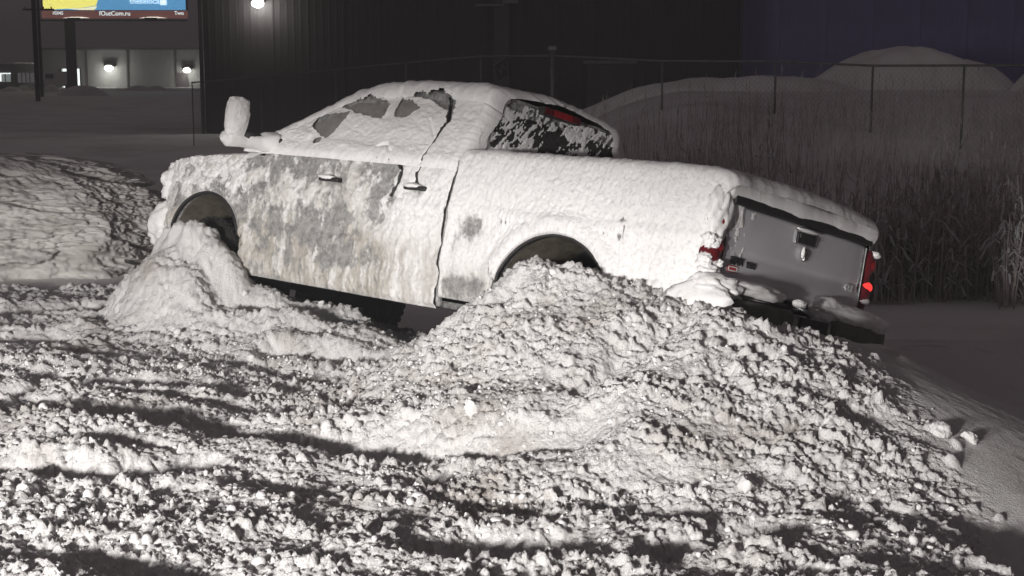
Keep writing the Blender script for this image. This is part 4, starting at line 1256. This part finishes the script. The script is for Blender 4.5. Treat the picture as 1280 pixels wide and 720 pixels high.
tag(weeds('tall_dead_grass', sp, .4, .95, 74, .05, 2, .0035), 'thin dead grass stems standing on the dark slope below the fence', 'grass', kind='stuff')
for k, (x, y, n, h, lab) in enumerate(((5.02, 14.35, 11, 1.05, 'tall snow caked clump of weeds at the right edge of the thicket'), (4.05, 15.0, 16, .95, 'snow caked weed clump in the middle of the thicket'), (3.55, 15.2, 12, .8, 'short snow caked weed clump close to the tail lights'))):
    sp = [(x + g.normal(0, .06), y + g.normal(0, .06)) for _ in range(n)]
    tag(weeds('weed_clump', sp, h * .6, h, 80 + k, .42, 6, .009), lab, 'weeds', 'snow caked weed clumps')

# ------------------------------------------------------------------ far lot: pale workshop, billboard, poles, parked vehicle
wk = empty('pale_workshop', (-43.0, 172.0, .1))
tag(wk, 'long pale workshop with a lit doorway in the far lot', 'building')
def wx_(px): return (px - 640) / 1800 * 172 + 43.0
def wz_(py): return 2.1 - (py - 88) / 1800 * 172
x0, x1, xd0, xd1 = wx_(58), wx_(262), wx_(82), wx_(107)
ht = wz_(63)
box('wall', ((x0 + xd0) / 2, 4, ht / 2), (xd0 - x0, 8, ht), M['render_wall'], wk)
box('wall', ((xd1 + x1) / 2, 4, ht / 2), (x1 - xd1, 8, ht), M['render_wall'], wk)
box('lintel', ((xd0 + xd1) / 2, 4, (wz_(86) + ht) / 2), (xd1 - xd0, 8, ht - wz_(86)), M['render_wall'], wk)
dw = box('lit_doorway', ((xd0 + xd1) / 2, .9, wz_(86) / 2), (xd1 - xd0, .1, wz_(86)), M['doorlight'], wk)
box('door_jamb', (xd0 + .05, -.05, wz_(86) / 2), (.14, .14, wz_(86)), M['trim'], wk); box('door_jamb', (xd1 - .05, -.05, wz_(86) / 2), (.14, .14, wz_(86)), M['trim'], wk)
box('roof_edge', ((x0 + x1) / 2, 3.9, ht + .12), (x1 - x0 + .4, 8.5, .24), M['grey_wall'], wk, .02)
for px in (115, 165, 225): box('wall_pilaster', (wx_(px), -.06, ht / 2), (.18, .12, ht - .02), M['grey_wall'], wk)
box('side_door', (wx_(233), -.06, wz_(91) / 2), (1.3, .10, wz_(91)), M['grey_wall'], wk)
walllamp('wall_lamp', (-43 + wx_(144), 171.35, .1 + wz_(83)), 3.4, 'glaring wall lamp in the middle of the pale workshop', M['lampglass2'], 160)
walllamp('wall_lamp', (-43 + wx_(240), 171.35, .1 + wz_(86)), 3.0, 'wall lamp at the pale workshop end beside the dark warehouse corner', M['lampglass2'], 75)
bl = empty('low_office', (-58.5, 160.0, .2))
tag(bl, 'low dark office building with two lit windows at the far left', 'building')
def ox(px): return (px - 640) / 1800 * 160 + 58.5
def oz(py): return 2.0 - (py - 88) / 1800 * 160
box('wall', (-1.6, 3, oz(80) / 2), (10.6, 6, oz(80)), M['grey_wall'], bl)
box('roof', (-1.6, 2.9, oz(80) + .1), (11.2, 6.8, .2), M['snow_far'], bl, .03)
for a, b, t_, u_, mm in ((-6, 20, 91, 102, 'winlight'), (29, 49, 91, 103, 'windim')):
    w_ = box('window', ((ox(a) + ox(b)) / 2, -.04, (oz(t_) + oz(u_)) / 2), (ox(b) - ox(a), .06, oz(t_) - oz(u_)), M[mm], bl)
    for k in range(1, 4): box('mullion', (ox(a) + (ox(b) - ox(a)) * k / 4, -.085, (oz(t_) + oz(u_)) / 2), (.10, .03, oz(t_) - oz(u_)), M['grey_wall'], w_)
box('bright_blind', (ox(6), -.09, oz(97)), (.45, .04, .75), M['doorlight'], bl)
box('lamp_strip', (ox(11), -.12, oz(91.6)), (1.7, .06, .10), M['doorlight'], bl)
# parked vehicle in front of the doorway
pv = empty('parked_van', (-51.6, 164.0, .1), (0, 0, R(200)))
tag(pv, 'white van parked before the lit doorway of the pale workshop', 'van')
bm = bmesh.new()
pts = [(-2.4, .35), (2.3, .35), (2.4, .6), (2.35, 1.0), (1.6, 1.15), (1.0, 1.95), (-2.3, 2.0), (-2.42, 1.0)]
a = [bm.verts.new((x, -.9, z)) for x, z in pts]; b = [bm.verts.new((x, .9, z)) for x, z in pts]
bm.faces.new(a); bm.faces.new(b[::-1])
for i in range(len(pts)): j = (i + 1) % len(pts); bm.faces.new((a[j], a[i], b[i], b[j]))
bmesh.ops.recalc_face_normals(bm, faces=bm.faces[:])
bmesh.ops.bevel(bm, geom=bm.edges[:], offset=.06, segments=2, affect='EDGES')
bmobj('body', bm, M['white_paint'], pv)
for s in (1, -1):
    box('side_window', (.55, s * .905, 1.45), (.9, .02, .5), M['glass'], pv, .01)
    for x in (-1.5, 1.5):
        lathe('wheel', [(-.11, .05), (-.11, .30), (-.08, .34), (.08, .34), (.11, .30), (.11, .05)], (x, s * .85, .34), M['rubber'], pv, 18)
    box('headlight', (2.40, s * .62, .78), (.06, .3, .18), M['clear_lens'], pv, .02)
# billboard
BD = 146.0
bb = empty('billboard', (-44.4, BD, .2))
tag(bb, 'lit roadside billboard in yellow and blue on a thick steel pole', 'billboard')
def gx_(px): return (px - 640) / 1800 * BD + 44.4
def gz_(py): return 2.0 - (py - 88) / 1800 * BD
tube('pole', [(0, .9, -.5), (0, .9, gz_(14))], .52, M['steel'], bb, 20)
M['bb_yellow'] = simple('billboard_yellow', (.8, .74, .18), .6, emit=(1, .93, .22), estr=1.5, noise=.06, nscale=.4)  # floodlight falling on poster and apron is put in as emission
M['bb_cream'] = simple('billboard_cream', (.85, .82, .55), .6, emit=(1, .97, .62), estr=1.5)
M['bb_blue'] = simple('billboard_blue', (.10, .32, .60), .6, emit=(.12, .38, .68), estr=1.25, noise=.12, nscale=.3)
M['bb_white'] = simple('billboard_white', (.85, .9, .9), .6, emit=(.82, 1, 1), estr=1.7)
M['bb_apron'] = simple('billboard_apron', (.22, .10, .09), .7, emit=(.20, .085, .075), estr=.9, noise=.3, nscale=.5)
M['bb_lamp_glow'] = simple('billboard_lamp_glow', (.9, .85, .7), .5, emit=(1, .93, .78), estr=1.8)
xa, xb = gx_(62), gx_(241)
zt0, zb0 = gz_(-70), gz_(15)
box('panel', ((xa + xb) / 2, .25, (zt0 + zb0) / 2), (xb - xa, .4, zt0 - zb0), M['steel'], bb)
fc = box('poster', ((xa + xb) / 2 + .1, .03, (zt0 + zb0) / 2), (xb - xa - .5, .03, zt0 - zb0 - .05), M['bb_blue'], bb)
fr = lambda u, v, w: (u, .012 - w, v)
prism('yellow_figure', [(gx_(64), zt0 - .1), (gx_(64), gz_(14.6)), (gx_(92), gz_(13)), (gx_(113), gz_(12)), (gx_(129), gz_(9.5)), (gx_(133), gz_(0)), (gx_(136), gz_(-40)), (gx_(128), zt0 - .1)], .02, M['bb_yellow'], fc, fr)
prism('cream_wedge', [(gx_(93), gz_(13)), (gx_(110), gz_(14.6)), (gx_(127), gz_(14.6)), (gx_(131), gz_(10)), (gx_(114), gz_(12.4))], .012, M['bb_cream'], fc, fr)
text('poster_lettering', 'theselocal', .78, (gx_(190), -.02, gz_(4)), (math.pi / 2, 0, 0), M['bb_white'], fc, .01)
box('poster_mark', (gx_(212), -.03, gz_(4)), (.65, .02, .75), M['bb_white'], fc)
ap = box('apron', ((xa + xb) / 2, .12, gz_(20)), (xb - xa, .3, gz_(15.3) - gz_(24.5)), M['bb_apron'], bb)
text('apron_lettering', 'fOutCom.ru', .62, (gx_(152), -.05, gz_(19)), (math.pi / 2, 0, 0), M['bb_white'], ap, .01)
text('apron_number', '10345', .45, (gx_(82), -.05, gz_(18.5)), (math.pi / 2, 0, 0), M['bb_white'], ap, .01)
text('apron_word', 'Two', .5, (gx_(231), -.05, gz_(18.5)), (math.pi / 2, 0, 0), M['bb_white'], ap, .01)
for px in (105, 199):
    lf = box('flood_lamp', (gx_(px), -1.0, gz_(25.8)), (1.2, .4, .25), M['steel'], bb, .05)
    prism('lamp_glow_patch', [(gx_(px) - 1.4, gz_(24.4)), (gx_(px) + 1.4, gz_(24.4)), (gx_(px) + .5, gz_(23.0)), (gx_(px) - .5, gz_(23.0))], .03, M['bb_lamp_glow'], lf, lambda u, v, w: (u, -.08 - w, v))  # pool of lamplight on the apron, painted as a glowing patch
box('catwalk', ((xa + xb) / 2, -.7, gz_(27.6)), (xb - xa, .9, .12), M['steel'], bb)
# utility poles
def upole(px, d, r, label, top=12.0):
    o = empty('utility_pole', ((px - 640) / 1800 * d, d, .1)); tag(o, label, 'utility pole')
    tube('shaft', [(0, 0, -.5), (0, 0, top)], [r, r * .8], M['wood'], o, 10)
    box('crossarm', (0, 0, top - .9), (2.4, .12, .14), M['wood'], o, .02)
    for x in (-1.0, -.4, .4, 1.0): box('insulator', (x, 0, top - .75), (.08, .08, .16), M['trim'], o, .02)
upole(52.5, 96, .16, 'tall dark wooden pole left of the billboard pole')
upole(58.0, 112, .13, 'thinner pole just right of the tall wooden pole', 7.6)
# ploughed snow clumps lying in the far lot
for k, (px, py, w, h, lab) in enumerate(((108, 116, 3.0, 1.0, 'pale heap of ploughed snow at the foot of the billboard pole'), (70, 112, 1.3, .9, 'small snow heap below the parked van'), (20, 108, 1.6, .7, 'small snow heap under the office windows'),
                                         (35, 110, 1.2, .8, 'bright snow heap under the dim office window'), (178, 107, 2.2, .7, 'long snow heap right of the glaring wall lamp'), (200, 104, 1.8, .6, 'snow heap along the workshop wall near the side door'))):
    d = 130 + 4 * k if k else 118
    mound('snow_heap', ((px - 640) / 1800 * d, d, -.1), (w, w * .7, h + .1), 20 + k, lab)
# ------------------------------------------------------------------ thin snow mist in the night air
hz_m = bpy.data.materials.new('night_mist'); hz_m.use_nodes = True
hn = hz_m.node_tree.nodes; hn.clear()
ho = hn.new('ShaderNodeOutputMaterial'); hv = hn.new('ShaderNodeVolumePrincipled')
hv.inputs['Color'].default_value = (.92, .92, .94, 1); hv.inputs['Density'].default_value = 0.0042; hv.inputs['Anisotropy'].default_value = 0.0
hz_m.node_tree.links.new(hv.outputs[0], ho.inputs['Volume'])
hzo = box('haze', (0, 180, 7.0), (660, 500, 18.0), hz_m)
tag(hzo, 'thin night mist over the snowy lot', 'mist', kind='stuff')
